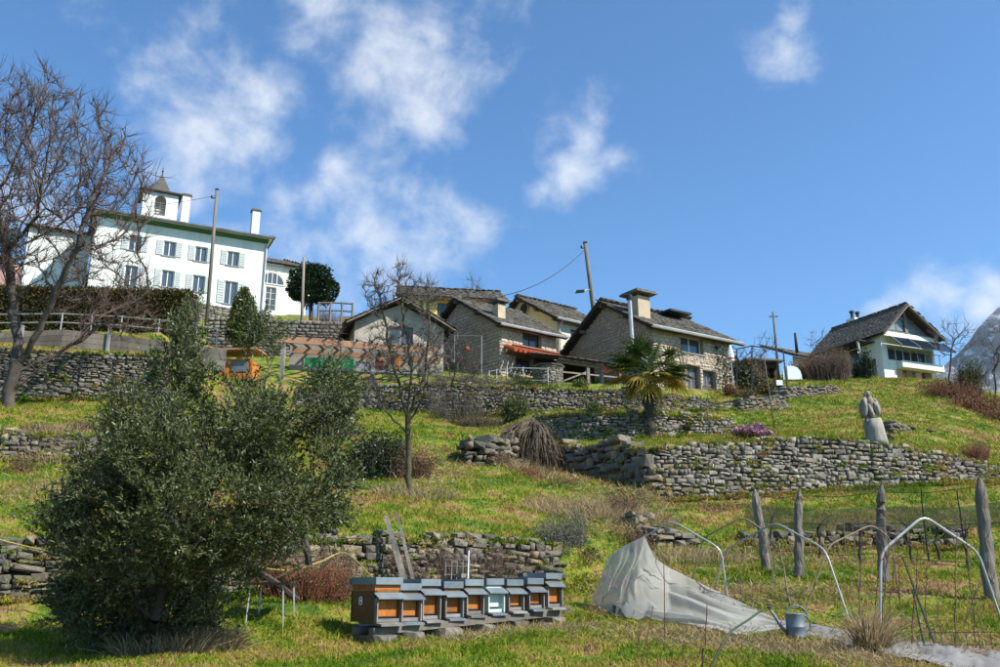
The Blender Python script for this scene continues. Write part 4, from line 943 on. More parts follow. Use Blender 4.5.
bare_tree('young bare fruit tree right of the palm trunk', (709,436), [([(708,420),(707,410)],0)], [(707,402,15,14,31.5,.7),(716,412,10,9,31.5,.5)], 150, .007, .25, .03, 16, twigs=2, tlen=.3, mT='bark_grey')
bare_tree('thin bare shrub tree between the low walls left of the white farmhouse', (738,392,50), [([(738,375),(740,365)],0)], [(745,360,22,22,50,1.2),(725,372,14,16,50,1)], 420, .011, .4, .07, 17, twigs=3, tlen=.6, mB='twig')
for i, (bx, by, bl, lab, mb_) in enumerate((
  ((450,404), None, [(452,355,26,30,36,1),(470,375,20,25,36,1),(440,385,14,16,36,.8)], 'tangled grey bare shrub climbing before the stone cottage gable', 'twig_grey'),
  ((500,405), None, [(492,385,22,16,36,.8),(510,392,16,12,36,.6)], 'low grey bare bush on the upper wall under the red tiled canopy', 'twig_grey'),
  ((335,392), None, [(330,335,18,18,39,1),(345,350,14,14,39,.8)], 'bare brown shrub on the terrace beneath the round clipped tree', 'twig'))):
    bare_tree(lab, bx, [([(bx[0], bx[1]-10)], 0)], bl, 420, .008, .25, .05, 30+i, cat='shrub', name='bare_shrub', mB=mb_, twigs=4, tlen=.5)
def brush(name, label, cat, blobs_, n, ln, mat, base, seed, rad=.008, arch=.4, leaves=None, group=None, up=1.0):
    """a dense bush of thin arching canes rooted along its base, with optional leaves"""
    rs = np.random.RandomState(seed); b = G(*base) if len(base) == 2 else P(*base); root = thing(name, label, cat, b, 0, group)
    A = blob_points(blobs_, n, rs); zmin = A[:, 2].min(); 
    c = A[:, :2].mean(0); st = A.copy(); st[:, :2] = c+(A[:, :2]-c)*rs.uniform(.3, .9, (len(A), 1)); st[:, 2] = np.array([ZG(float(x), float(y), float(A[:, 2].max())+2) for x, y in st[:, :2]])-.05
    L_ = A-st; k = len(A); ts = np.linspace(0, 1, 5)
    side = unit(np.cross(L_, rs.normal(size=(k, 3))))*np.linalg.norm(L_, axis=1, keepdims=True)*arch*rs.uniform(0, 1, (k, 1))
    Pn = np.stack([st+L_*t+side*math.sin(math.pi*t)*.6+np.array([0, 0, 1])*math.sin(math.pi*t)*ln*.3 for t in ts], 1)
    w = np.array([[1, 0, 0], [-.5, .86, 0], [-.5, -.86, 0]])*rad
    V = (Pn[:, :, None]+w[None, None]*np.linspace(1, .3, 5)[None, :, None, None]-np.array(b)).reshape(-1, 3)
    f = []
    for i in range(4):
        for j in range(3): f.append([i*3+j, i*3+(j+1) % 3, (i+1)*3+(j+1) % 3, (i+1)*3+j])
    F = (np.array(f)[None]+(np.arange(k)*15)[:, None, None]).reshape(-1, 4); stuff(npmesh('stems', V, F, mat, root))
    if leaves:
        lm, m_, ll, lw = leaves; idx = rs.randint(0, k, k*m_); t = rs.randint(1, 5, k*m_); C = Pn[idx, t]+rs.normal(size=(k*m_, 3))*ll*.8-np.array(b)
        V, F = leaf_arrays(C, rs.normal(size=C.shape)+[0, 0, .4*up], ll*rs.uniform(.6, 1.2, len(C)), lw*rs.uniform(.7, 1.2, len(C))); stuff(npmesh('leaves', V, F, lm, root))
    return root
brush('bramble', 'big brown bramble mound behind the mossy middle tree', 'bramble', [(400,466,38,25,22,.9),(370,470,22,20,22,.8),(422,470,18,18,22,.7)], 1700, .3, 'twig', (400,488), 40, .006, leaves=('brown_leaf', 5, .05, .035))
brush('bramble', 'dense dark green bush left of the mossy middle tree', 'bush', [(372,458,24,30,21.5,.8),(352,470,20,20,21.5,.7),(395,452,16,20,21.8,.7)], 1000, .3, 'twig', (370,486), 41, .006, leaves=('dark_leaf', 14, .07, .05))
brush('brushwood', 'reddish brown brushwood pile against the mossy wall left of the hives', 'brushwood', [(300,580,45,22,13.0,.35),(330,572,30,25,13.2,.35),(270,570,30,25,13,.35),(345,592,12,12,13,.3)], 1300, .15, 'twig_red', (300,602), 42, .004, leaves=('brown_leaf', 3, .035, .02))
brush('bush', 'silvery grey bush at the right end of the mossy wall above the hives', 'bush', [(555,545,30,32,16.5,.6),(578,530,18,24,16.8,.5),(535,560,22,18,16.3,.5)], 1000, .2, 'twig_grey', (556,578), 43, .004, leaves=('grey_leaf', 9, .045, .016))
brush('bush', 'dry rust-brown bush heap at the right end of the pale wall', 'bush', [(975,448,13,12,27.5,.7)], 420, .2, 'twig_red', (975,462), 44, .007)
brush('bramble', 'brown bramble thicket on the bank between farmhouse and right edge', 'bramble', [(950,392,35,13,52,2),(975,410,35,15,48,2),(930,388,18,8,56,1.5),(1000,425,25,15,45,2),(960,405,20,10,50,2)], 1900, .5, 'twig_red', (965,415), 45, .014, leaves=('brown_leaf', 4, .13, .09))
brush('shrub', 'large rounded brown shrub in front of the farmhouse side wall', 'shrub', [(828,360,24,17,60,1.8),(808,365,18,13,60,1.5),(840,362,12,15,60,1.4)], 1900, .5, 'twig', (825,378), 46, .013, leaves=('brown_leaf', 3, .1, .06))
brush('shrub', 'rusty orange-brown shrub left of the large brown shrub', 'shrub', [(800,368,12,10,61,1),(790,372,8,6,61,1)], 500, .4, 'twig_red', (800,379), 47, .012, leaves=('brown_leaf', 5, .12, .07))
brush('evergreen_shrub', 'dark evergreen shrub against the farmhouse corner', 'shrub', [(866,362,6,16,61.5,.6),(860,370,7,9,61.5,.6)], 250, .3, 'twig', (864,379), 48, .012, leaves=('dark_leaf', 14, .16, .1))
brush('conifer_shrub', 'dark green conifer shrub on the bank right of the farmhouse', 'shrub', [(963,375,9,16,55,.9),(975,368,8,12,55,.8)], 300, .3, 'twig', (966,394), 49, .012, leaves=('yew_leaf', 14, .14, .05))
brush('green_shrub', 'small bright green shrub growing out of the upper stone wall', 'shrub', [(517,405,14,11,34.8,.4),(508,408,9,8,34.8,.4)], 320, .15, 'twig', (517,418), 50, .006, leaves=('shrub_leaf', 12, .1, .05))
brush('green_shrub', 'tiny green plant left of the palm on the pale wall', 'shrub', [(594,408,9,7,34,.3)], 160, .1, 'twig', (594,414), 51, .006, leaves=('shrub_leaf', 10, .09, .04))
brush('green_shrub', 'yellowish green shrub on the wall below the red tiled canopy', 'shrub', [(521,380,10,7,38.5,.4),(530,385,9,6,38.5,.4)], 200, .1, 'twig', (521,392), 52, .006, leaves=('shrub_leaf', 10, .1, .05))
brush('green_shrub', 'green weeds growing before the open wooden porch', 'shrub', [(580,384,9,5,40,.4)], 150, .1, 'twig', (580,392), 53, .006, leaves=('shrub_leaf', 8, .1, .04))
brush('ivy', 'ivy thicket covering the wall right of the largest stone house', 'ivy', [(724,368,15,24,50,1.0),(738,380,17,20,50,1.0),(715,355,8,12,49,.8),(755,388,14,12,50,.8)], 900, .3, 'twig', (730,392,49), 54, .01, leaves=('ivy_leaf', 16, .15, .12))
brush('hedge_shrub', 'olive-green bushes on the terrace between ivy and garden shed', 'shrub', [(768,390,16,10,47,1),(745,398,12,8,45,.8),(752,372,14,14,52,1)], 500, .3, 'twig', (765,398,46), 55, .01, leaves=('hedge_leaf', 8, .13, .08))
brush('shrub', 'rust-red shrub at the foot of the largest stone house', 'shrub', [(731,390,8,9,45,.5)], 220, .2, 'twig_red', (731,398,44), 56, .009, leaves=('brown_leaf', 6, .1, .06))
brush('shrub', 'brown twiggy shrub behind the round clipped tree', 'shrub', [(325,312,14,10,56,1),(340,320,10,8,56,1)], 420, .3, 'twig', (328,322,56), 57, .012)
brush('brush', 'purple-brown leafless brush on the wall between the rectory and the pergola', 'brush', [(300,325,22,13,54,1),(285,332,14,9,54,1),(315,332,18,8,52,1)], 600, .3, 'twig_grey', (300,338,54), 58, .012)
brush('bush', 'mixed green undergrowth at the foot of the wall under the mossy tree', 'bush', [(470,395,22,10,36,.4),(440,402,16,10,36,.4)], 300, .15, 'twig_grey', (455,412,35.8), 60, .006, leaves=('hedge_leaf', 3, .07, .04))
# dead palm skirt: hanging dry leaves heaped on a stump
rs = np.random.RandomState(8); b = G(530,470); root = thing('dead_plant', 'heap of drooping dry grey-brown palm leaves left of the boulder wall', 'dead plant', b)
top = np.array(P(530,424,27.0)); mb = MB()
for i in range(2200):
    a = rs.uniform(0, 6.28); s = rs.uniform(.1, .75); h = rs.uniform(-.25, .15); e = np.array([math.cos(a)*s*.7-.2, math.sin(a)*s*.5-.1, -rs.uniform(.4, 1.2)]); lv = rs.uniform(0, 1); p0 = top+[math.cos(a)*(.35+.25*lv)*s*1.6+rs.normal()*.08, math.sin(a)*.4*s, h-s*.35+.2-lv*.75]
    q = [p0, p0+e*[.7, .7, .3], p0+e*[1, 1, .7], p0+e]; mb.tube([Vector(v)-b for v in q], [.012, .015, .011, .004], 3, cap=False)
stuff(mb.build('dry_leaves', 'dead_frond', root))

# olive: a big bushy crown, nearly to the ground
rs = np.random.RandomState(21); b = G(150,645); root = thing('olive_tree', 'huge bushy olive tree with silvery leaves in the left foreground', 'tree', b)
OB = [(187,358,12,46,9.3,.35),(150,610,95,34,10.2,.5),(190,585,70,30,10.1,.4),(105,605,45,36,9.5,.5),(190,612,45,26,9.9,.4),(182,410,40,36,9.1,.7),(238,408,30,24,9.4,.45),(275,432,44,34,9.3,.6),(215,450,75,45,9.0,.9),(140,465,45,42,8.9,.8),(296,466,42,32,9.2,.6),(100,515,52,38,8.9,.8),(200,515,85,45,8.8,.95),(290,518,46,26,9.2,.55),(78,548,42,26,9.0,.6),(150,560,80,28,9.0,.8),(240,558,40,20,9.2,.6),(130,612,62,36,9.75,.45),(205,598,40,30,9.75,.35),(325,512,22,18,9.4,.35),
  (263,350,10,24,9.5,.25),(330,410,24,22,9.5,.4),(322,385,10,16,9.6,.3),(160,400,9,24,9.2,.25),(345,395,10,14,9.6,.25),(347,440,12,12,9.5,.3),(52,540,18,12,9.0,.3),(120,430,10,18,9.1,.3),(350,480,10,10,9.4,.25)]
A = blob_points(OB, 14000, rs, .2); A = A[np.array([1.2*noise.noise(Vector(v)*1.9)+.6*noise.noise(Vector(v)*5) > .04 for v in A])]; A = np.concatenate([A, blob_points([(180,345,5,30,9.3,.1),(193,338,5,34,9.3,.1),(250,345,4,38,9.5,.1),(268,352,4,34,9.5,.1),(150,390,5,24,9.1,.1),(325,385,4,22,9.5,.1),(346,412,5,20,9.5,.1),(120,418,5,24,9.0,.1),(85,480,7,20,8.9,.15),(60,515,7,18,8.9,.15),(168,370,5,26,9.2,.1)], 1100, rs)])
stems = [[np.array(b)+[0, 0, -.2], np.array(P(155,620,9.4)), np.array(P(165,580,9.4)), np.array(P(180,540,9.4)), np.array(P(195,490,9.5))]]
stems += [([np.array(P(x, y, 9.4)), np.array(P(x2, y2, 9.4))], pi) for x, y, x2, y2, pi in ((125,590,95,550,1),(205,575,245,530,1),(175,520,150,470,3),(225,470,255,430,3),(235,540,290,500,2),(130,600,110,600,1))]
pos, par = colonize(stems, A, .085, .9, .085, 90, (0, 0, .12), .35, rs)
rad = radii(par, .0028, 2.35, .13); tree_parts(root, pos-np.array(b), par, rad, .03, 'bark_grey', 'twig_grey')
tip = np.where(rad < .0052)[0]; tip = tip[par[tip] >= 0]; d = unit(pos[tip]-pos[par[tip]])
m_ = max(6, int(215000/len(tip))); print('olive nodes', len(pos), 'tips', len(tip), m_); idx = np.repeat(np.arange(len(tip)), m_); k = len(idx); sh = unit(d[idx]+rs.normal(size=(k, 3))*.7+[0, 0, .6])
spr = rs.randint(0, 3, k); sd_ = unit(rs.normal(size=(len(tip)*3, 3))*.6+np.repeat(d, 3, 0)+[0, 0, .9])[idx*3+spr]
C = pos[tip][idx]-np.array(b)+sd_*rs.uniform(0, .26, (k, 1)); V, F = leaf_arrays(C, sd_+rs.normal(size=(k, 3))*.55, rs.uniform(.034, .06, k), rs.uniform(.009, .0145, k))
stuff(npmesh('olive_leaves', V, F, 'olive_leaf', root)); print('olive leaves', k)

# clipped round tree, column conifer, hedge
def leafy(name, label, cat, base, bl, n, ll, lw, mat, seed, trunk=None, shell=.5):
    rs = np.random.RandomState(seed); b = P(*base); root = thing(name, label, cat, b); A = blob_points(bl, n, rs, shell); cc = A.mean(0)
    A += (.62 if name == 'round_tree' else .3)*np.array([[noise.noise(Vector(v)*1.3+Vector((k*7, 0, 0))) for k in range(3)] for v in A])
    V, F = leaf_arrays(A-np.array(b), (A-cc)/np.abs(A-cc).max()*1.2+rs.normal(size=A.shape)*.7+[0, 0, .2], ll*rs.uniform(.6, 1.2, len(A)), lw*rs.uniform(.7, 1.2, len(A)))
    stuff(npmesh('foliage', V, F, mat, root))
    if trunk: MB().tube([Vector(P(*q))-b for q in trunk[0]], trunk[1], 8).build('trunk', 'bark_grey', root)
    return root
leafy('round_tree', 'round dark evergreen tree on a short trunk beside the chapel', 'tree', (311,316,60), [(313,287,22,20,60,1.4),(303,285,14,16,60,1.2),(323,284,13,15,60,1),(311,275,14,12,60,1.1),(300,292,10,9,60,.8),(327,294,8,7,60,.6)], 12000, .2, .12, 'dark_leaf', 61, ([(311,320,60),(311,295,60)], [.16, .12]), .35)
leafy('column_conifer', 'narrow yellow-green clipped conifer column in front of the rectory', 'tree', (243,346,44), [(243,320,13,28,44,.65),(244,304,11,16,44,.55),(241,335,14,14,44,.7)], 9000, .15, .06, 'yew_leaf', 62, ([(243,352,44),(243,320,44)], [.12, .1]), .45)
leafy('conifer', 'dark conifer top behind the pink house at the left edge', 'tree', (5,300,90), [(5,225,14,16,90,1.5),(-8,240,22,18,90,2),(15,238,10,10,90,1.2),(0,255,22,20,90,2),(45,262,16,18,84,1.2),(25,275,18,12,88,1.2)], 6500, .3, .12, 'dark_leaf', 63, ([(2,310,90),(4,240,90)], [.3, .1]))
rs = np.random.RandomState(5); a = P(-60,312,44.5); c = P(192,318,44.5); n = 42000
q = rs.uniform(0, 1, n); zt = 1.0; A = np.array(a)[None]*(1-q[:, None])+np.array(c)[None]*q[:, None]
up = rs.uniform(-1.6, 1.25, n); fr = rs.uniform(0, 1, n) < .75
A[:, 2] += up + .0; A[:, 1] += np.where(fr, rs.normal(size=n)*.09-.6, rs.uniform(-.6, .8, n)); A[~fr, 2] = (A[~fr, 2]-up[~fr])+1.25+rs.normal(size=(~fr).sum())*.1
zb = np.array(P(194,290,49))[2]-c.z; 
b = (a+c)/2; root = thing('hedge', 'long brown-green clipped hedge above the road railing in front of the rectory', 'hedge', b)
V, F = leaf_arrays(A-np.array(b), rs.normal(size=A.shape)+[0, -.6, .3], rs.uniform(.1, .2, n), rs.uniform(.05, .1, n)); stuff(npmesh('foliage', V, F, 'hedge_leaf', root))
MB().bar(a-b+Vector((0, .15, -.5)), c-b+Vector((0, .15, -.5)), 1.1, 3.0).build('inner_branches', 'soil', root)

# palm
b = G(650,436); root = thing('palm_tree', 'short fan palm with green top leaves and yellow drooping ones on the terrace', 'palm', b)
top = Vector(P(648,376,b.y)); ct = top-b; pts = [Vector((0, 0, -.2)), ct*.3+Vector((.03, 0, 0)), ct*.65+Vector((-.03, 0, 0)), ct]
tr = MB().tube([p for p in pts], [.16, .17, .19, .2], 12, wob=.1).build('trunk', 'bark_grey', root)
mb = MB(); rs = random.Random(4)
for i in range(230):
    f = rs.uniform(.02, 1); a = rs.uniform(0, 6.28); c = ct*f; r = .17+.04*f; p = c+Vector((math.cos(a)*r, math.sin(a)*r, 0)); mb.tube([p, p+Vector((math.cos(a)*.07, math.sin(a)*.07, rs.uniform(.05, .14)))], [.028, .008], 4)
stuff(mb.build('leaf_bases', 'bark_moss', tr))
def frond(root, az, el, ln, R_, mat, seed, nb=26):
    rs = random.Random(seed); h = Vector((math.cos(az), math.sin(az), 0)); pts = []; p = ct.copy(); e = el
    for i in range(6): pts.append(p.copy()); p = p + (h*math.cos(e)+Vector((0, 0, math.sin(e))))*ln/5; e -= .09
    o = MB().tube(pts, [.025, .02, .017, .014, .012, .01], 4).build('frond', mat, root)
    d = (pts[-1]-pts[-2]).normalized(); s = d.cross(Vector((0, 0, 1))).normalized(); u = s.cross(d); hub = pts[-1]; mb = MB()
    for i in range(nb):
        a = (i/(nb-1)-.5)*math.radians(285)+rs.uniform(-.04, .04); L_ = R_*(1-.25*abs(i/(nb-1)-.5)*2)*rs.uniform(.9, 1.08); v = d*math.cos(a)+s*math.sin(a)+u*.12; v.normalize(); w = v.cross(u).normalized()*.026
        dr = rs.uniform(.10, .28)+(.25 if el < 0 else 0); q = [hub, hub+v*L_*.35-u*.01, hub+v*L_*.7+Vector((0, 0, -dr*.25*L_)), hub+v*L_+Vector((0, 0, -dr*L_))]; k = [.3, 1, .8, .05]
        vs = []
        for j in range(4): vs += [q[j]-w*k[j]+u*.012, q[j], q[j]+w*k[j]+u*.012]
        mb.add(vs, [(j*3+m, j*3+m+1, j*3+m+4, j*3+m+3) for j in range(3) for m in (0, 1)])
    mb.build('leaf_fan', mat, o); return o
rs = random.Random(2); k = 0
for i in range(26): frond(root, rs.uniform(0, 6.28)+i*2.4, rs.uniform(.1, 1.45), rs.uniform(.75, 1.15), rs.uniform(.7, .9), 'palm_green', 100+i)
for i in range(12): frond(root, i*.62+rs.uniform(-.2, .2), rs.uniform(-.2, .35), rs.uniform(.8, 1.15), rs.uniform(.6, .78), 'palm_green' if i % 3 == 0 else 'palm_yellow', 140+i)
for i in range(6): frond(root, i*1.05+.3, rs.uniform(-1.0, -.4), rs.uniform(.5, .8), rs.uniform(.5, .65), 'palm_yellow' if i % 3 else 'dry_grass', 170+i, 18)
# yucca right of the palm
b = G(688,433); root = thing('yucca', 'small spiky pale green yucca at the foot of the wall right of the palm', 'plant', b); mb = MB(); rs = random.Random(6)
for i in range(40):
    a = rs.uniform(0, 6.28); e = rs.uniform(.2, 1.4); L_ = rs.uniform(.5, .8); h = Vector((math.cos(a), math.sin(a), 0)); v = h*math.cos(e)+Vector((0, 0, math.sin(e))); w = h.cross(Vector((0, 0, 1)))*.025
    q = [Vector((0, 0, .1)), v*L_*.6, v*L_+Vector((0, 0, -.12))]; mb.add([q[0]-w, q[0]+w, q[1]+w, q[1]-w, q[2]], [(0, 1, 2, 3), (3, 2, 4)])
mb.build('leaves', 'shrub_leaf', root)
# pink heather
rs = np.random.RandomState(9); b = G(752,436); root = thing('heather', 'patch of pink flowering heather on top of the pale wall', 'heather', b); A = blob_points([(745,431,13,5,25.5,.4),(762,434,12,4,25.5,.4),(755,428,10,4,26.5,.4)], 1500, rs)
V, F = leaf_arrays(A-np.array(b), rs.normal(size=A.shape)+[0, 0, 1], .07, .035); stuff(npmesh('flowers', V, F, 'flower_pink', root))
A = A-[0, 0, .06]; V, F = leaf_arrays(A-np.array(b), rs.normal(size=A.shape)+[0, 0, 1], .07, .03); stuff(npmesh('leaves', V, F, 'hedge_leaf', root))
# mosses and creepers spilling over the big wall base, weeds in wall joints
# dry tufts
def tuft(label, px, py, rx, h, n, mat, seed, name='dry_grass_tuft', ry=None, group=None):
    rs = np.random.RandomState(seed); b = G(px, py); root = thing(name, label, 'grass tuft', b, 0, group); k = n
    a = rs.uniform(0, 6.28, k); r = np.sqrt(rs.uniform(0, 1, k)); B = np.stack([np.cos(a)*r*rx, np.sin(a)*r*(ry or rx*.6), np.zeros(k)], 1)
    B[:, 2] = [ZG(b.x+x, b.y+y, b.z+3)-b.z-.02 for x, y, _ in B]
    D = unit(B*[.5, .5, 0]/max(rx, .01)+rs.normal(size=(k, 3))*.3+[0, 0, 1]); L_ = h*rs.uniform(.4, 1.1, (k, 1)); w = unit(np.cross(D, rs.normal(size=(k, 3))))*.006
    V = np.stack([B-w, B+w, B+D*L_*.6+w*.7, B+D*L_*.6-w*.7, B+D*L_+np.stack([D[:, 0], D[:, 1], -.4*np.ones(k)], 1)*L_*.25+w*.2, B+D*L_+np.stack([D[:, 0], D[:, 1], -.4*np.ones(k)], 1)*L_*.25-w*.2], 1).reshape(-1, 3)
    F = (np.array([[0,1,2,3],[3,2,4,5]])[None]+(np.arange(k)*6)[:, None, None]).reshape(-1, 4); npmesh('blades', V, F, mat, root)
tuft('dry straw tuft under the olive tree beside the wire mesh', 195, 652, .45, .36, 1500, 'dry_grass', 71)
tuft('low dry straw at the foot of the olive tree trunk', 160, 655, .5, .3, 900, 'dry_grass', 72)
tuft('tall dry orange-brown grass clump on the grey ground sheet', 872, 652, .11, .5, 300, 'dry_grass', 73)
tuft('dry grass tuft on the bank left of the boulder wall foot', 520, 472, .9, .45, 900, 'dry_grass', 74)
tuft('matted dry grass on the bank below the boulder wall', 600, 515, 1.6, .4, 1800, 'dry_grass', 75, ry=.8)
tuft('pale dry grass in front of the beehives', 545, 632, .8, .16, 900, 'dry_grass', 76)
tuft('dry grass beside the brown bramble mound', 415, 495, .9, .3, 700, 'dry_grass', 77)
tuft('straw-coloured tuft between the tunnel hoops', 690, 560, 1.0, .3, 800, 'dry_grass', 78)
tuft('dry grass at the left end of the dark low wall', 60, 452, 1.0, .5, 500, 'dry_grass', 79)
tuft('dry straw litter around the watering can', 790, 655, .9, .10, 1600, 'dry_grass', 80, ry=.5)

# grass: one field of blades, thinner with distance
FLEECE = [(597,600),(612,580),(640,560),(686,585),(728,602),(786,626),(786,634),(742,639),(690,628),(625,620)]
SHEET = [(778,622),(850,634),(915,644),(1040,658),(1040,690),(950,670),(880,655),(815,640),(780,634)]
def in_poly(x, y, pl):
    r = np.zeros(len(x), bool); j = len(pl)-1
    for i in range(len(pl)):
        (xi, yi), (xj, yj) = pl[i], pl[j]; r ^= ((yi > y) != (yj > y)) & (x < (xj-xi)*(y-yi)/(yj-yi+1e-9)+xi); j = i
    return r
def weeds():
    """grass and moss growing along the tops and feet of the terrace walls"""
    rs = np.random.RandomState(31); C = []
    for k, x0, x1, n in ((2, -20, 600, 420), (3, -20, 560, 420), (6, -20, 104, 80), (7, -20, 104, 80), (6, 541, 1020, 420), (7, 541, 1020, 240), (4, 742, 960, 160), (8, 536, 735, 160), (9, 536, 735, 160), (10, 296, 790, 260), (11, 296, 790, 260), (8, -20, 165, 160), (9, -20, 165, 90)):
        for _ in range(n):
            p = curve(k, rs.uniform(x0, x1)); top = k % 2; f = rs.uniform(0, 1)**2
            if not top and rs.uniform() < .4: q = curve(k+1, 500+900*p.x/p.y/1.04); p = p+(q-p)*f if abs(q.x-p.x) < 1 else p
            C.append((p.x, p.y-.12*(1-top)-rs.uniform(-.1, .12), p.z-(.03 if top else .0), p.y))
    C = np.array(C); idx = np.repeat(np.arange(len(C)), 26); B = C[idx, :3]+rs.normal(size=(len(idx), 3))*[.07, .03, .015]; h = .07*(.5+C[idx, 3]/22)*rs.uniform(.3, 1.3, len(idx))*np.repeat(rs.uniform(.4, 1.5, len(C)), 26)
    V, F = leaf_arrays(B, rs.normal(size=B.shape)*.55+[0, -.25, .8], h, .006+.0009*C[idx, 3]); o = npmesh('weeds', V, F, 'grass_blade'); tag(o, 'tufts of grass and weeds along the edges of the dry stone walls', 'weeds', kind='stuff')
weeds()
brush('scrub', 'olive-brown scrub lining the foot of the upper stone wall left of the palm', 'scrub', [(480,418,28,8,34,.5),(455,424,20,8,34.5,.5),(555,442,16,5,30.5,.4)], 700, .15, 'twig', (470,430), 89, .006, leaves=('hedge_leaf', 5, .06, .035))
brush('scrub', 'dark scrub on the slope between the olive tree and the mossy middle tree', 'scrub', [(345,430,22,10,28,.6),(330,470,14,12,24,.5)], 500, .15, 'twig', (340,450), 90, .006, leaves=('ivy_leaf', 8, .06, .035))
brush('scrub', 'brown dead growth on the grass in front of the dark low left wall', 'scrub', [(40,428,26,5,23.5,.4),(85,425,18,6,24,.4),(20,470,22,5,20.5,.4)], 500, .12, 'twig', (50,440), 91, .005, leaves=('brown_leaf', 5, .05, .03))
brush('scrub', 'thin dry scrub at the foot of the pale wall behind the vine posts', 'scrub', [(700,510,34,5,22.3,.4),(800,500,30,4,23.5,.4),(900,492,30,4,24.5,.4)], 600, .1, 'twig', (780,505), 92, .005, leaves=('brown_leaf', 4, .04, .025))
brush('creeper', 'dry brown stems hanging over the mossy wall behind the hives', 'creeper', [(440,560,40,17,14.75,.12),(500,560,38,16,15.3,.12),(395,562,20,16,14.3,.12)], 900, .1, 'twig', (470,588), 88, .0045, leaves=('brown_leaf', 3, .03, .02), arch=.6)
brush('brushwood', 'tan tangle of dry sticks on the wall behind the brushwood pile', 'brushwood', [(325,560,40,20,13.6,.3),(360,575,20,16,13.4,.25),(285,560,30,20,13.4,.3)], 700, .12, 'cane', (325,590), 85, .004, leaves=('brown_leaf', 3, .035, .02))
brush('scrub', 'grey leafless scrub growing along the terrace above the upper stone wall', 'scrub', [(470,378,28,9,39,.6),(510,382,26,8,39,.6),(560,386,20,6,39,.5),(440,378,18,8,39,.5)], 800, .2, 'twig_grey', (490,388), 86, .007, leaves=('hedge_leaf', 3, .07, .04))
brush('scrub', 'rusty dry undergrowth on the slope under the dead palm leaves', 'scrub', [(525,475,22,10,24,.7),(560,488,22,8,23,.7)], 600, .12, 'twig_red', (540,485), 87, .005, leaves=('brown_leaf', 5, .05, .03))
def litter():
    rs = np.random.RandomState(77); B = []
    for px, py, rx, ry, n in ((700,640,80,10,5200),(820,655,60,12,6500),(900,640,90,10,3500),(610,520,40,16,3000),(640,500,30,10,1600),(760,600,120,14,3500),(560,480,40,10,1400),(640,585,40,16,1800),(480,632,80,8,2200),(60,445,60,8,1400),(50,490,60,18,2200),(430,470,40,20,1800),(780,560,80,10,1800)):
        c = G(px, py); sx = rx*c.y/FPX; x = c.x+rs.normal(size=n)*sx*.6; pys = py+rs.normal(size=n)*ry*.6
        g0, g1 = G(px, py-ry), G(px, min(py+ry, 678)); y = g1.y+(g0.y-g1.y)*np.clip(rs.normal(.5, .3, n), -.4, 1.4)
        for a, b in zip(x, y): B.append((a, b, ZG(a, b)+.015))
    B = np.array(B); n = len(B); V, F = leaf_arrays(B, rs.normal(size=B.shape)*[1, 1, .35]+[0, 0, .25], rs.uniform(.05, .2, n)*(B[:, 1]/14), rs.uniform(.008, .016, n)*(B[:, 1]/14))
    tag(npmesh('straw_litter', V, F, 'dry_grass'), 'flattened straw and dead stems lying in patches over the grass', 'straw', kind='stuff')
litter()
brush('scrub', 'brown dry scrub on the bank between the boulder wall and the hoops', 'scrub', [(622,505,20,11,20.5,.7),(600,515,18,9,20,.6),(645,545,12,7,17,.4)], 900, .15, 'twig', (615,520), 81, .006, leaves=('brown_leaf', 4, .05, .03))
brush('scrub', 'low greyish scrub sprawling above the right end of the mossy wall', 'scrub', [(585,560,22,9,16.5,.5),(565,535,16,7,17,.4)], 500, .12, 'twig_grey', (585,572), 82, .005, leaves=('hedge_leaf', 5, .04, .02))
brush('scrub', 'leafy brown litter and stems in front of the small ruined stone heap', 'scrub', [(495,458,18,7,24.5,.5)], 300, .12, 'twig', (495,466), 83, .006, leaves=('brown_leaf', 4, .05, .03))
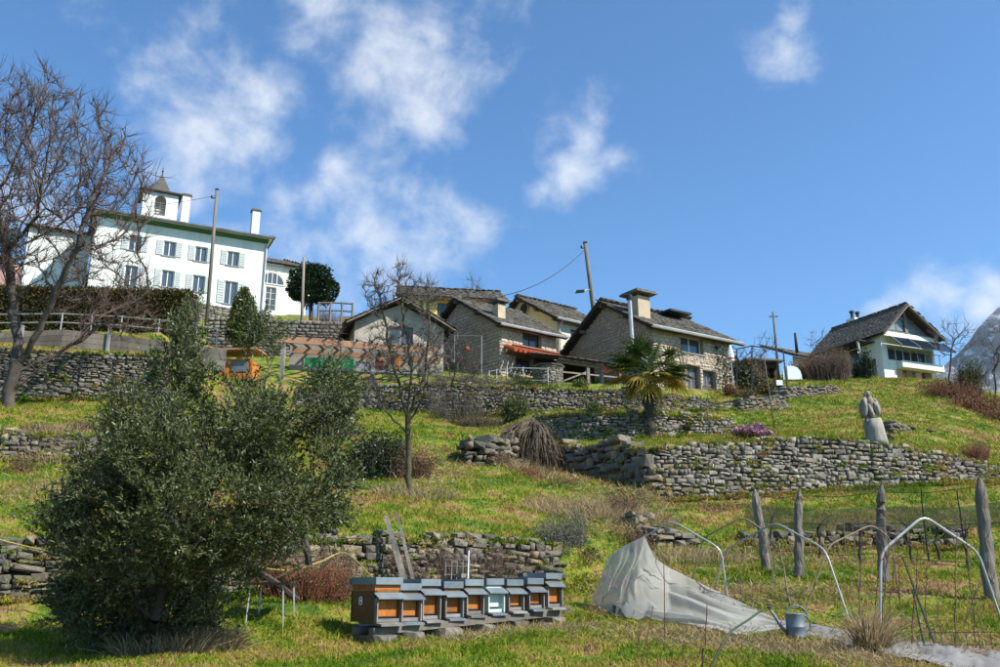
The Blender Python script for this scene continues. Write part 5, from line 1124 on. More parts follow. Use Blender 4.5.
def grass():
    rs = np.random.RandomState(3); nc = len(pxs); cen = TV[TF].mean(1); ok = ((TT == 's') | ((TT == 'w') & ~TS)) & (cen[:, 1] > 5) & (cen[:, 1] < 66)
    ux = cen[:, 0]/cen[:, 1]; ok &= (np.abs(ux) < .85); v = TV[TF]; ar = .5*np.linalg.norm(np.cross(v[:, 2]-v[:, 0], v[:, 3]-v[:, 1]), axis=1)
    vz = cen[:, 2]; ok &= ~((cen[:, 1] > 37) & (ux < .24)); w = np.where(ok, ar/np.maximum(cen[:, 1], 7)**1.75, 0); w /= w.sum()
    n = 640000; f = rs.choice(len(TF), n, p=w); a = rs.uniform(0, 1, (n, 1)); b = rs.uniform(0, 1, (n, 1)); q = v[f]
    p = (q[:, 0]*(1-a)+q[:, 1]*a)*(1-b)+(q[:, 3]*(1-a)+q[:, 2]*a)*b; d = p[:, 1]
    nz = np.array([noise.noise(Vector((x*1.1, y*1.1, 0))) + .6*noise.noise(Vector((x*4, y*4, 5))) for x, y in p[:, :2]])
    keep = rs.uniform(-.9, .5, n) < nz + .3; rel = p-np.array(CAM); dz_ = rel @ np.array(FW); sx_ = 500+FPX*rel[:, 0]/dz_; sy_ = 333.5-FPX*(rel @ np.array(UP))/dz_; keep &= ~(in_poly(sx_, sy_, FLEECE) | in_poly(sx_, sy_, SHEET)); p = p[keep]; d = d[keep]; nz = nz[keep]; n = len(p)
    k = (.6+d/22)*np.where(d > 30, .75, 1); h = (.055+.05*np.clip(nz+.3, 0, 1))*k*rs.uniform(.45, 1.25, n); wd = (.0018+.00036*d)*rs.uniform(.7, 1.3, n)
    D = unit(rs.normal(size=(n, 3))*.42+[0, 0, 1]); s = unit(np.cross(D, rs.normal(size=(n, 3))))*wd[:, None]; bend = rs.normal(size=(n, 3))*.35*h[:, None]; bend[:, 2] = -np.abs(bend[:, 2])*.4
    p = p-[0, 0, .01]; m = p+D*h[:, None]*.6
    V = np.stack([p-s, p+s, m+s*.7, m-s*.7, m+D*h[:, None]*.4+bend], 1).reshape(-1, 3)
    me = bpy.data.meshes.new('grass'); me.vertices.add(len(V)); me.vertices.foreach_set('co', V.astype(np.float32).ravel())
    li = (np.array([0,1,2,3,3,2,4])[None]+(np.arange(n)*5)[:, None]).astype(np.int32).ravel(); me.loops.add(n*7); me.loops.foreach_set('vertex_index', li); me.polygons.add(n*2)
    ls = (np.array([0, 4])[None]+(np.arange(n)*7)[:, None]).astype(np.int32).ravel(); me.polygons.foreach_set('loop_start', ls); me.update(calc_edges=True); me.materials.append(MATS['grass_blade'])
    o = bpy.data.objects.new('grass', me); COL.objects.link(o); tag(o, 'short green and straw-coloured grass over the terraced slope', 'grass', kind='stuff'); print('grass', n)
grass()
ORD = 'first second third fourth fifth sixth seventh eighth ninth tenth eleventh twelfth thirteenth'.split()
# ---------------------------------------------------------------- beehives
HX = [387,409,429,452,473,494,514,534.5,553]; HY = [622,621,619,617,614,612,610,608,606.5]
lab = ['largest brown beehive at the left row end with a white mark','brown beehive with orange front beside the large left end hive','third beehive from the left with low orange front panel','fourth beehive from the left with clean orange front','fifth beehive from the left, last orange one before the pale green hive',
 'pale mint green beehive in the row of orange ones','beehive with orange front just right of the pale green hive','second beehive from the right end of the row','beehive at the right end of the row']
A0 = P(HX[0], HY[0], 11.3); A1 = P(HX[8], HY[8], 13.6); hz = math.atan2((A1-A0).y, (A1-A0).x); HD = (A1-A0).normalized()
hives = []
for i in range(9):
    b = P(HX[i], HY[i], 11.3+(13.6-11.3)*((HX[i]-387)/166)); big = i == 0; green = i == 5; hv = random.Random(60+i).uniform(-.02, .02)
    sp = (A1.xy-A0.xy).length/8*(1 if i else 1); w = (.305 if not big else .39); dp = .47 if big else .45; h = .35+hv*2.2+(.0 if not big else .03); rz_ = hz+random.Random(i).uniform(-.03, .03)-.06
    t = thing('beehive', lab[i], 'beehive', b, rz_, 'beehives in a row along the mossy wall'); bm_ = 'wood_hive' if not green else 'paint_mint'; fm = 'wood_orange' if not green else 'paint_mint'
    x0, x1 = -w/2, w/2
    bd = MB().box(x0, 0, 0, x0+.03, dp, h).box(x1-.03, 0, 0, x1, dp, h).box(x0, dp-.03, 0, x1, dp, h).box(x0+.03, .05, 0, x1-.03, dp-.03, .02).box(x0, -.0, h-.1, x1, .03, h).build('body', bm_, t)
    MB().box(x0+.03, .025, .05, x1-.03, .04, h-.11).build('front_panel', fm, t)
    fr = MB().box(x0-.002, -.055, 0, x0+.016, .0, h-.085).box(x1-.016, -.055, 0, x1+.002, .0, h-.085).box(x0+.016, -.02, .0, x1-.016, .012, .04).build('porch_frame', 'wood_grey' if not green else 'paint_mint', t)
    MB().box(x0+.05, .014, .05, x1-.05, .023, .066).build('entrance_slot', 'metal_dark', t)
    MB().prism([(x0-.015, -.10, h-.10), (x0-.015, .0, h-.04), (x0-.015, .0, h-.025), (x0-.015, -.10, h-.085)], (w+.04, 0, 0)).build('porch_roof', 'metal_lid', t)
    MB().prism([(x0+.01, -.13, -.02), (x0+.01, .01, -.002), (x0+.01, .01, -.03), (x0+.01, -.13, -.045)], (w-.02, 0, 0)).build('landing_board', 'metal_lid' if i % 2 else 'wood_grey', t)
    z = h+.002; sup = .085 if big else .03
    MB().box(x0+.005, .01, z, x1-.005, dp-.01, z+sup).build('honey_box' if big else 'upper_rim', 'wood_orange' if big else ('wood_grey' if not green else 'paint_mint'), t); z += sup+.002
    MB().box(x0-.012, -.03, z-.02, x1+.012, -.005, z+.055).box(x0-.02, dp+.005, z-.02, x1+.012, dp+.03, z+.055).box(x0-.012, -.005, z-.02, x0-.002, dp+.005, z+.055).box(x1+.004, -.005, z-.02, x1+.012, dp+.005, z+.055).box(x0-.012, -.028, z+.055, x1+.012, dp+.028, z+.063).build('lid', 'metal_lid', t)
    if big:
        mb = MB()
        for cy_, cz_, r_ in ((.27, .225, .028), (.27, .262, .024)): mb.tube([(x0-.006, cy_+r_*math.cos(a*.5236), cz_+r_*math.sin(a*.5236)) for a in range(13)], .008, 5)
        mb.build('round_mark', 'white_plastic', t)
    if i in (1, 4, 7): MB().box(x0+.02, .09, h+.12, x0+.10, .2, h+.17).build('lid_stone', 'stone_grey', t)
# stand: beams and blocks
def ab(f, back, z): q = A0.lerp(A1, f); n = Vector((-HD.y, HD.x, 0)).normalized(); return q+n*back+Vector((0, 0, z))
for bk, lb in ((.02, 'front weathered wooden beam carrying the row of beehives'), (.34, 'rear weathered wooden beam carrying the row of beehives')):
    p, q = ab(-.07, bk, -.095), ab(1.05, bk, -.095); o = MB().bar((0, 0, 0), q-p, .09, .08).build('support_beam', 'wood_old', loc=p); tag(o, lb, 'beam')
for k, (f, lb) in enumerate(((-.03, 'grey stone block under the left end hive'), (.13, 'second stone block under the hive beams'), (.32, 'stone block under the third and fourth hives'), (.52, 'stone block under the hive beams beside the green hive'), (.74, 'stone block under the right hives'), (.98, 'stone block under the right end hive'))):
    p = ab(f, .16, -.14); zg = ZG(p.x, p.y); 
    for kk, (bx, by) in enumerate(((0, -.1), (.02, .2))):
        pass
    o = bpy.data.objects.new('block', stone_mesh(k*2+1, 'stone_grey')); COL.objects.link(o); o.location = (p.x, p.y, (zg-.06+p.z)/2); o.scale = (.3+.06*(k % 3), .55, p.z-zg+.08); o.rotation_euler = (0, 0, hz+.1*(k % 2)); tag(o, lb, 'block')
for (px, py, w, h, lb) in ((367, 632, .3, .1, 'flat pale stone lying in front of the large left hive'), (381, 634, .32, .09, 'flat pale stone to the right under the large left hive')):
    p = G(px, py); o = bpy.data.objects.new('flat_stone', stone_mesh(3 if px < 370 else 5, 'stone_pale')); COL.objects.link(o); o.location = p+Vector((0, 0, .03)); o.scale = (w, .3, h*1.2); o.rotation_euler = (.1, .05, .4); tag(o, lb, 'stone')
p = G(408, 634); o = MB().box(-.13, 0, 0, .13, .02, .28).build('ramp_board', 'wood_grey', loc=p); o.rotation_euler = (-.75, 0, hz-.1); tag(o, 'grey board leaning against the stand below the second hive', 'board')
# leaning planks
for (b_, t_, w, lb, m_) in (((411,586,13.6), (386,516,14.3), .10, 'left broken plank leaning on the mossy wall behind the hives', 'wood_post'), ((419,586,13.6), (397,513,14.3), .055, 'right narrower plank leaning on the mossy wall behind the hives', 'wood_post')):
    p, q = P(*b_), P(*t_); zg = ZG(p.x, p.y); p.z = zg-.05; mb = MB(); d = q-p; n = 7
    vs = [Vector((0, 0, 0))+d*k/n for k in range(n+1)]
    o = MB(); s = Vector((1, 0, .35)).normalized()
    for k in range(n):
        ww = w*(1 if k < 5 else .75)*U(.88, 1.05); a, b2 = vs[k], vs[k+1]; o.bar(a, b2+d*.002, ww, .035, up=Vector((0, -1, .2)))
    tag(o.build('plank', m_, loc=p), lb, 'plank')
# wire lattice behind hives
p = P(456, 590, 14.2); p.z = ZG(p.x, p.y); mb = MB(); sc = 14.2/900
for x in (-11, -5, 0, 6, 12): mb.tube([(x*sc, 0, 0), (x*sc+.01, .06, 37*sc+random.uniform(-.08, .05))], .005, 5)
for z in (12, 20, 28, 34): mb.tube([(-12*sc, .02+z*.001, z*sc), (13*sc, .02+z*.001, z*sc)], .004, 4)
tag(mb.build('wire_trellis', 'metal_pipe', loc=p), 'small galvanised wire trellis leaning on the wall behind the hives', 'trellis')
p = P(467, 592, 14.0); p.z = ZG(p.x, p.y); tag(MB().tube([(0, 0, 0), (.02, .05, .75)], .011, 6).build('stick', 'white_plastic', loc=p), 'thin white stick beside the wire trellis behind the hives', 'stick')
# boulder right of the tarp, stones near hives
for px, py, s, lb in ((566, 612, .16, 'small grey rock at the right end of the hive row'), (624,616,.3,'dark rock holding the fleece edge'), (548, 628, .13, 'pale rock on the grass in front of the right hives')):
    p = G(px, py); o = bpy.data.objects.new('rock', stone_mesh(2, 'stone_dark')); COL.objects.link(o); o.location = p+Vector((0, 0, s*.2)); o.scale = (s, s*.8, s*.6); tag(o, lb, 'rock')

# yellow hose, branch, mesh, stand legs at the olive
def cable(name, label, cat, pts, r, mat, loc=None):
    W = [P(*q) if len(q) == 3 else G(*q) for q in pts]; loc = W[0]; sm = []
    for i in range(len(W)-1):
        a = W[max(i-1, 0)]; b = W[i]; c = W[i+1]; d = W[min(i+2, len(W)-1)]
        for t in (0, .25, .5, .75): sm.append(.5*((2*b)+(c-a)*t+(2*a-5*b+4*c-d)*t*t+(3*b-a-3*c+d)*t**3))
    sm.append(W[-1]); o = MB().tube([v-loc for v in sm], r, 6).build(name, mat, loc=loc); return tag(o, label, cat)
cable('hose', 'yellow hose running in front of the mossy wall and through the olive tree', 'hose', [(-10,537,11.3),(20,545,11.4),(60,552,11.3),(120,545,11.0),(190,545,11.2),(250,565,11.8),(290,570,12.6),(320,562,13),(345,553,13.3),(370,575,13.1),(378,582,13)], .011, 'hose_yellow')
cable('fallen_branch', 'thick fallen branch reaching out of the olive into the brushwood', 'branch', [(222,562,11),(250,569,11.6),(272,580,12),(290,594,12.4),(298,600,12.5)], .04, 'bark_grey')
cable('fallen_branch', 'upright grey stem standing behind the olive tree at the mossy wall', 'branch', [(303,535,12.6),(307,550,12.6),(309,565,12.7)], .05, 'bark_grey')
rs = random.Random(12)
for k in range(7):
    x = rs.uniform(255, 345); y = rs.uniform(555, 585); cable('dry_branch', 'dry thin branch sticking out of the brushwood pile', 'branch', [(x, y, 12.8), (x+rs.uniform(10, 30), y-rs.uniform(5, 18), 12.7), (x+rs.uniform(35, 60), y-rs.uniform(8, 34), 12.6)], .008, 'cane')['group'] = 'dry branches in the brushwood pile'
p = G(185, 640); mb = MB()
for i in range(7): mb.tube([(-.22+i*.085, 0, -.03), (-.22+i*.085+U(-.02, .02), U(-.02, .02), .34)], .0035, 4)
for i in range(5): mb.tube([(-.23, 0, .03+i*.07), (.32, 0, .04+i*.072)], .0035, 4)
tag(mb.build('wire_mesh', 'metal_rust', loc=p), 'bent rusty wire mesh standing under the right side of the olive', 'wire mesh')
p = G(262, 628); t = thing('metal_table', 'small metal table with thin legs in the shadow right of the olive', 'table', p)
for x, y in ((-.18, 0), (.22, 0), (-.14, .4), (.26, .4)): MB().tube([(x*1.15, y, -.05), (x, y, .5)], .012, 6).build('leg', 'metal_pipe', t)
MB().box(-.24, -.05, .5, .3, .46, .525).build('top', 'metal_dark', t)

# ---------------------------------------------------------------- tunnel hoops, fleece, can
def hoop(label, bl, sl, ap, sr, br, r=.013, mat='metal_pipe', cat='hoop'):
    a = G(*bl); b = G(*br); n = Vector((-(b-a).y, (b-a).x, 0)).normalized()
    def on(px, py): rr_ = ray(px, py); return CAM+rr_*((a-CAM).dot(n)/rr_.dot(n))
    K = [a-Vector((0, 0, .1)), on(*sl), on(*ap), on(*sr), b-Vector((0, 0, .1))]; pts = [K[0]]
    for i in (1, 2, 3):                       # bent corners
        p, q, s = K[i-1], K[i], K[i+1]; u = q+(p-q)*min(.45, .13/(p-q).length); v = q+(s-q)*min(.45, .13/(s-q).length)
        for t in (0, .25, .5, .75, 1): pts.append(u*(1-t)**2+q*2*t*(1-t)+v*t*t)
    pts.append(K[4]); o = MB().tube([x-a for x in pts], r, 8).build('tunnel_hoop', mat, loc=a); tag(o, label, cat, 'garden tunnel hoops'); return K
K1 = hoop('white metal tunnel hoop holding up the fleece', (600,606), (612,556), (672,520.5), (721,549), (728,598))
K2 = hoop('white metal tunnel hoop in the middle, right of the fleece', (713,590), (724,551), (775,522), (825,549), (850,617))
K3 = hoop('nearest bright metal tunnel hoop at the right', (879,628), (881,552), (923.5,515.6), (978,552), (1003,620), .017)
hoop('thin rusty tunnel hoop behind the middle white one', (690,580), (704,537), (743.6,516.5), (767,533), (775,585), .011, 'metal_rust')
hoop('thin rusty tunnel hoop between the watering can and the dry clump', (801,613), (829,545), (872,524), (891,539), (900,600), .011, 'metal_rust')
# fleece: upper edge hangs on the first hoop, lower edge lies on the ground
def fleece():
    up = [(609,557),(620,549),(633,541.5),(645,536.5),(655,560),(670,570),(686,578),(706,588),(728,598),(745,606),(760,613),(776,620),(786,625)]
    lo = [(591,606),(600,612),(612,617),(625,620),(645,622),(668,625),(690,628),(708,632),(726,637),(742,639),(758,637),(774,633),(788,631)]
    a = K1[0]; bb = K1[4]; n = Vector((-(bb-a).y, (bb-a).x, 0)).normalized(); nu, nv = 160, 80
    kx = np.linspace(0, 1, len(up)); W = []
    Uw = []
    for i, (px, py) in enumerate(up):
        r = ray(px, py); q = CAM+r*((a-CAM).dot(n)/r.dot(n)); g = G(px, py)
        if i >= 4:
            f = (i-4)/(len(up)-5); q = q.lerp(g, min(1, f*1.2)**.7)+Vector((0, 0, .03))
        Uw.append(q-n*.03)
    Lw = [G(*p)+Vector((0, 0, .025)) for p in lo]
    ip = lambda A, t: Vector([float(np.interp(t, kx, [v[k] for v in A])) for k in range(3)])
    V = []; D_ = []
    for i in range(nu+1):
        t = i/nu; u = ip(Uw, t); l = ip(Lw, t)
        for j in range(nv+1):
            s = j/nv; p = u.lerp(l, s); sag = math.sin(math.pi*s)*(1-t)**.6
            p.z -= sag*.10*(1 if t > .25 else t*4)
            nz = noise.noise(Vector((t*4, s*3, 1)))
            wv = max(0., min(1., (t-.22)/.2))           # vertical pleats under the hoop, then long folds down the tail
            fv = math.sin(t*62+nz*5)+.6*math.sin(t*131+s*3+nz*7); fh = math.sin(s*23+t*4+nz*5)+.55*math.sin(s*47+nz*8)
            amp = (.016+.06*s**.6)*(1-wv)+(.085*(1-t)+.016)*wv
            f = amp*((1-wv)*fv+wv*fh)+.03*(1-t)*noise.noise(Vector((t*26, s*9, 3)))
            f *= min(1, s*5+.15); p.y += f*.8; p.z += f*.7+(amp*.6 if wv > 0 else 0)*s
            zg = ZG(p.x, p.y, p.z+3)+.02
            if p.z < zg: p.z = zg+abs(f)*.5
            V.append(p-Uw[0]); D_.append(max(0, min(1, .5+1.0*noise.noise(Vector((t*9, s*5, 4))))))
    F = [(i*(nv+1)+j, (i+1)*(nv+1)+j, (i+1)*(nv+1)+j+1, i*(nv+1)+j+1) for i in range(nu) for j in range(nv)]
    o = npmesh('garden_fleece', [tuple(v) for v in V], F, 'fleece', smooth=True, loc=Uw[0]); at_ = o.data.attributes.new('dirt', 'FLOAT', 'POINT'); at_.data.foreach_set('value', D_); tag(o, 'large crumpled greyish white garden fleece sagging off the left hoop', 'fleece')
    return o
fleece()
def groundsheet():
    a = [(782,622),(810,626),(850,634),(880,640),(915,644),(950,648),(990,653),(1040,658)]; b = [(786,634),(815,640),(852,650),(880,655),(915,663),(950,670),(990,678),(1040,690)]
    loc = G(*a[0]); V = []; nu, nv = 90, 14; k = np.linspace(0, 1, len(a))
    for i in range(nu+1):
        t = i/nu
        for j in range(nv+1):
            s = j/nv; q = G(float(np.interp(t, k, [p[0] for p in a]))*(1-s)+float(np.interp(t, k, [p[0] for p in b]))*s, float(np.interp(t, k, [p[1] for p in a]))*(1-s)+float(np.interp(t, k, [p[1] for p in b]))*s)
            q = q.copy(); q.z += .03+.028*noise.noise(Vector((t*9, s*3, 2)))+.02*noise.noise(Vector((t*40, s*7, 5))); V.append(tuple(q-loc))
    F = [(i*(nv+1)+j, i*(nv+1)+j+1, (i+1)*(nv+1)+j+1, (i+1)*(nv+1)+j) for i in range(nu) for j in range(nv)]
    tag(npmesh('ground_sheet', V, F, 'road', smooth=True, loc=loc), 'long grey ground sheet strip running right from the fleece', 'ground sheet')
groundsheet()
# watering can
b = G(797, 641)+Vector((0, 0, .03)); t = thing('watering_can', 'zinc watering can standing at the end of the fleece', 'watering can', b); 
MB().lathe([(.105, 0), (.115, .012), (.112, .02), (.112, .12), (.117, .128), (.112, .136), (.112, .27), (.117, .28), (.10, .285), (.095, .26), (.09, .1)], 20).build('body', 'zinc', t, True)
MB().tube([(-.10, 0, .05), (-.17, 0, .12), (-.26, -.02, .27), (-.30, -.02, .33)], [.025, .021, .016, .013], 8).build('spout', 'zinc', t, True); MB().lathe([(.012, .32), (.035, .36), (.038, .365), (.01, .37)], 10, (-.302, -.02)).build('rose', 'zinc', t)
MB().tube([(.02+.13*math.cos(a), 0, .24+.13*math.sin(a)) for a in [i*.3-.3 for i in range(12)]], .011, 6).build('handle', 'zinc', t); MB().tube([(.10, 0, .06), (.17, 0, .10), (.18, 0, .2), (.11, 0, .26)], .011, 6).build('side_handle', 'zinc', t)
t.scale = (.88, .88, .88)
# posts
def post(label, bs, tp, r, seed, peak=True):
    b = G(*bs); q = P(tp[0], tp[1], b.y); d = q-b; rs = random.Random(seed); pts = []; rd = []; n = 12
    for i in range(n+1):
        f = i/n; pts.append(d*(f*1.05-.05)+Vector((rs.uniform(-.012, .012), rs.uniform(-.012, .012), 0))+Vector((math.sin(f*3+seed)*.02, 0, 0))); rd.append(r*(1.0-.25*f)*rs.uniform(.96, 1.03)*(1 if f < .88 else (.85 if f < .95 else .3)))
    o = MB().tube(pts, rd, 12, wob=.1).build('wooden_post', 'wood_post', loc=b); tag(o, label, 'post', 'old wooden vine posts'); return b, q
PO = [post('leftmost leaning old wooden vine post with a bark-stripped tip', (766,571), (755,489), .085, 1), post('straight wooden vine post, second from the left', (798,578), (800,489), .08, 2), post('wooden vine post behind the nearest metal hoop', (885,583), (881,485), .09, 3), post('tall leaning wooden vine post at the right edge', (994,600), (978,478), .105, 4)]
for k, (x0, y0, x1_, y1_, d_) in enumerate(((745,541,885,500,0),)):
    pass
wires = []
for hgt, lb in ((.93, 'top'), (.62, 'middle'), (.3, 'bottom')):
    pts = []
    for i, (b, q) in enumerate(PO):
        pts.append(b.lerp(q, hgt)+Vector((0, .09, 0)))
        if i < 3: m_ = (b.lerp(q, hgt)+PO[i+1][0].lerp(PO[i+1][1], hgt))/2; m_.z -= .05; pts.append(m_+Vector((0, .05, 0)))
    pts.append(pts[-1]+(pts[-1]-pts[-2])*1.5); o = MB().tube([p-pts[0] for p in pts], .005, 4).build('vine_wire', 'metal_dark', loc=pts[0]); tag(o, lb+' wire strung between the wooden vine posts', 'wire')
# shade netting strip behind the posts
W0 = [P(745,508,17.6), P(800,507,17.6), P(880,509,17.7), P(940,506,17.8), P(1010,502,17.9)]; mb = MB(); loc = W0[0]
for i in range(4):
    a, b = W0[i], W0[i+1]; zz = .42
    for k in range(6):
        p, q = a.lerp(b, k/6), a.lerp(b, (k+1)/6); s = lambda v, f: v-loc+Vector((0, .05*noise.noise(v*2), -zz*f-.04*math.sin(v.x*2.3)))
        for f in range(4): mb.add([s(p, f/4), s(q, f/4), s(q, (f+1)/4), s(p, (f+1)/4)], [(0, 1, 2, 3)])
tag(mb.build('shade_net', 'net_shade', loc=loc, smooth=True), 'dark strip of shade netting hung behind the vine posts', 'netting')
# stakes
def stake(name, label, cat, a, b, r, mat, group=None):
    p = G(*a) if len(a) == 2 else P(*a); q = P(b[0], b[1], p.y if len(b) == 2 else b[2]); n = 6
    o = MB().tube([(q-p)*(i/n)+Vector((U(-1, 1)*r*.5, 0, 0)) for i in range(n+1)], [r*(1-.3*i/n) for i in range(n+1)], 5).build(name, mat, loc=p); return tag(o, label, cat, group)
stake('metal_stake', 'thin dark metal stake between the third and fourth vine posts', 'stake', (929,562), (921,490), .018, 'metal_dark')
stake('metal_stake', 'thin dark metal stake just left of the right edge post', 'stake', (966,556), (957,490), .018, 'metal_dark')
stake('metal_stake', 'thin rusty stake with pale base between the two left vine posts', 'stake', (790,606), (778,540), .013, 'metal_rust')
for k, (a, b) in enumerate((((742,600),(737,545)),((846,560),(843,505)),((822,540),(826,470)),((897,545),(905,495)),((860,590),(852,520)))):
    stake('bare_cane', ('upright cane behind the leftmost vine post', 'upright cane behind the middle tunnel hoop', 'upright cane between the second and third vine posts', 'upright cane just right of the third vine post', 'upright cane left of the nearest tunnel hoop')[k], 'cane', a, b, .008, 'metal_rust', 'dry upright canes among the hoops')
stake('green_cane', 'long dark green cane leaning in the right foreground', 'cane', (948,682,9.2), (903,557,10.2), .014, 'stake_green')
stake('green_cane', 'second green cane crossing beside the long leaning one', 'cane', (935,690,9.0), (912,590,9.8), .012, 'stake_green')
cable('bent_stake', 'bent green stake with dark tip in the bottom foreground', 'stake', [(708,672,6.6),(722,645,6.7),(733,630,6.8),(748,620,6.9),(763,609,7.0)], .008, 'stake_green')
stake('green_stake', 'short upright dark green stake at the bottom edge', 'stake', (702,690,6.6), (703,648,6.6), .008, 'stake_green')
for k, (a, b) in enumerate((((636,690,8),(653,606,8.2)),((633,690,8),(641,620,8.1)),((680,690,8),(684,640,8)),((690,690,8),(702,645,8)),((665,640,10),(664,560,10)),((705,650,9),(707,605,9)))):
    stake('dry_stalk', ('tallest thin stalk left of the bent green stake', 'short reddish stalk at the left of the stalks before the fleece', 'short stalk between the two pairs of stalks before the fleece', 'leaning stalk just left of the upright green stake', 'long straight stalk rising before the middle of the fleece', 'thin straight stalk near the tail of the fleece')[k], 'stalk', a, b, .006, 'twig_red', 'thin dry stalks in front of the fleece')
rs = random.Random(33)
for k in range(13):
    x = 858+k*11+rs.uniform(-4, 4); y0 = rs.uniform(640, 690); h = rs.uniform(60, 150); d_ = rs.uniform(9, 11.5)
    a = P(x, y0, d_); a.z = ZG(a.x, a.y)-.03; q = P(x+rs.uniform(-14, 14), y0-h, d_); root = thing('rose_stem', ORD[k]+' bare stem from the left in the right foreground'+(' wire fence' if k > 5 else ''), 'stem', a, 0, 'bare stems in the right foreground'); n = 8; pts = [(q-a)*(i/n)+Vector((rs.uniform(-.012, .012), rs.uniform(-.01, .01), 0)) for i in range(n+1)]
    MB().tube(pts, [.008*(1-.5*i/n) for i in range(n+1)], 5).build('stem', rs.choice(['twig_red', 'twig', 'cane']), root)
    for j in range(2): s = rs.randint(4, 7); e = pts[s]+Vector((rs.uniform(-.16, .16), rs.uniform(-.05, .05), rs.uniform(.1, .28))); MB().tube([pts[s], (pts[s]+e)/2+Vector((.01, 0, .0)), e], [.005, .004, .002], 4).build('twig', 'twig_red', root)
# wire grid fence bottom right
p = P(925, 700, 9.3); mb = MB()
for i in range(11): mb.tube([(i*.12, 0, 0), (i*.12, 0, .62)], .003, 4)
for i in range(6): mb.tube([(-.02, 0, .04+i*.115), (1.22, 0, .05+i*.115)], .003, 4)
tag(mb.build('wire_fence', 'metal_dark', loc=p), 'low wire grid fence in the bottom right corner', 'fence')
rs = np.random.RandomState(2)
# young vines between posts
for k, (x, y) in enumerate(((770,548),(822,560),(860,565),(914,563),(940,560),(968,568))):
    b = G(x, y); root = thing('vine', ORD[k]+' gnarled leafless vine from the left in the vine row', 'vine', b, 0, 'leafless vines in the vine row'); r_ = random.Random(k); p = Vector((0, 0, -.05)); pts = [p]
    for i in range(6): p = p+Vector((r_.uniform(-.05, .05), r_.uniform(-.04, .04), .11)); pts.append(p)
    MB().tube(pts, [.03, .028, .025, .025, .022, .025, .03], 6, wob=.2).build('trunk', 'bark_grey', root)
    mb = MB()
    for i in range(4): a = r_.uniform(-1, 1); e = p+Vector((a*.4, r_.uniform(-.1, .1), r_.uniform(.05, .4))); mb.tube([p, (p+e)/2+Vector((0, 0, .04)), e], [.012, .008, .004], 4)
    mb.build('shoots', 'twig', root)

# ---------------------------------------------------------------- eagle sculpture
b = G(874, 443); S_ = b.y/900; t = thing('eagle_sculpture', 'carved wooden eagle with folded wings perched on a tree stump', 'sculpture', b)
wpt = lambda px, py, dy=0: P(px, py, b.y+dy)-b
st = MB().tube([wpt(877.5,446), wpt(877,441), wpt(874.8,430), wpt(872.8,419.5)], [.33, .31, .285, .25], 14, wob=.07).build('stump', 'stump_wood', t, True)
body = MB().tube([wpt(868.5,421), wpt(871,415), wpt(871.5,408), wpt(869.8,401), wpt(868,396)], [.05, .10, .13, .10, .065], 10, wob=.05).build('body', 'stump_wood', t, True)
MB().tube([wpt(868.2,397.5), wpt(867.4,394.5), wpt(866.4,392), wpt(866,391)], [.07, .085, .08, .03], 10).build('head', 'stump_wood', t, True)
MB().tube([wpt(865.2,394.2, -.03), wpt(863.9,395, -.05), wpt(863.6,396.4, -.06)], [.04, .025, .006], 6).build('beak', 'stump_wood', t, True)
MB().tube([wpt(865.4,393.5, -.05), wpt(864.8,399, -.09), wpt(864.4,407, -.1), wpt(864.8,414, -.08), wpt(866,419, -.04)], [.045, .07, .095, .085, .03], 9, wob=.05).build('breast', 'stump_wood', t, True)
MB().tube([wpt(868.5,404, -.1), wpt(870.5,410, -.12), wpt(872,415, -.1), wpt(872.5,419, -.05)], [.03, .07, .085, .03], 9, wob=.05).build('tail', 'stump_wood', t, True)
wl = MB().tube([wpt(861.6,400.5), wpt(860.4,406), wpt(861.2,413), wpt(863,418.5)], [.03, .055, .05, .02], 8, wob=.08).build('wing', 'stump_wood', t, True)
wr = MB().tube([wpt(872.5,401.2), wpt(874.6,403.5, -.06), wpt(876.2,408, -.08), wpt(877.8,413, -.06), wpt(878.6,416.5)], [.03, .085, .105, .08, .02], 9, wob=.06).build('wing', 'stump_wood', t, True)
MB().tube([wpt(871,400), wpt(874.8,399.6), wpt(878,403.5), wpt(880,410), wpt(879.8,416)], [.05, .04, .035, .03, .015], 6).build('wing_edge', 'stump_wood', wr, True)
mb = MB()
for x in (867.5, 871.5): mb.tube([wpt(x,417,-.06), wpt(x,420,-.1), wpt(x,421.5,-.18)], [.045, .04, .015], 6)
mb.build('talons', 'stump_wood', t); p = G(889, 441); tag(MB().tube([(-.15, 0, .08), (.0, 0, .12), (.15, 0, .05)], [.1, .13, .08], 8, wob=.1).build('log', 'wood_dark', loc=p), 'small dark log beside the eagle stump', 'log')

# ---------------------------------------------------------------- poles, wires, lamp
def pole(label, a, b, d, r=.12, name='utility_pole', mat='wood_old', cat='pole', cap=True):
    p = P(a[0], a[1], d); q = P(b[0], b[1], d); t = thing(name, label, cat, p); MB().tube([(q-p)*-.03, (q-p)*.5, q-p], [r*1.15, r, r*.85], 8).build('shaft', mat, t, True)
    if cap: v = q-p; MB().box(v.x-r, v.y-r, v.z, v.x+r, v.y+r, v.z+.06).build('cap', 'metal_dark', t); MB().tube([v*.94, v*.94+Vector((-.32, 0, 0))], .04, 5).lathe([(.05, v.z*.94), (.07, v.z*.94+.1), (.04, v.z*.94+.2)], 6, (v.x*.94-.32, v.y*.94)).build('insulator', 'metal_dark', t)
    return t, q
t, q1 = pole('tall wooden pole standing in front of the rectory facade', (206,330), (217,190), 55, .11)
t, q2 = pole('short grey pole between the column conifer and the round clipped tree', (301,340), (304,257), 50, .085, cap=False)
t, q3 = pole('tall wooden pole with street lamp above the plastered house', (596,330), (585,243), 62, .15)
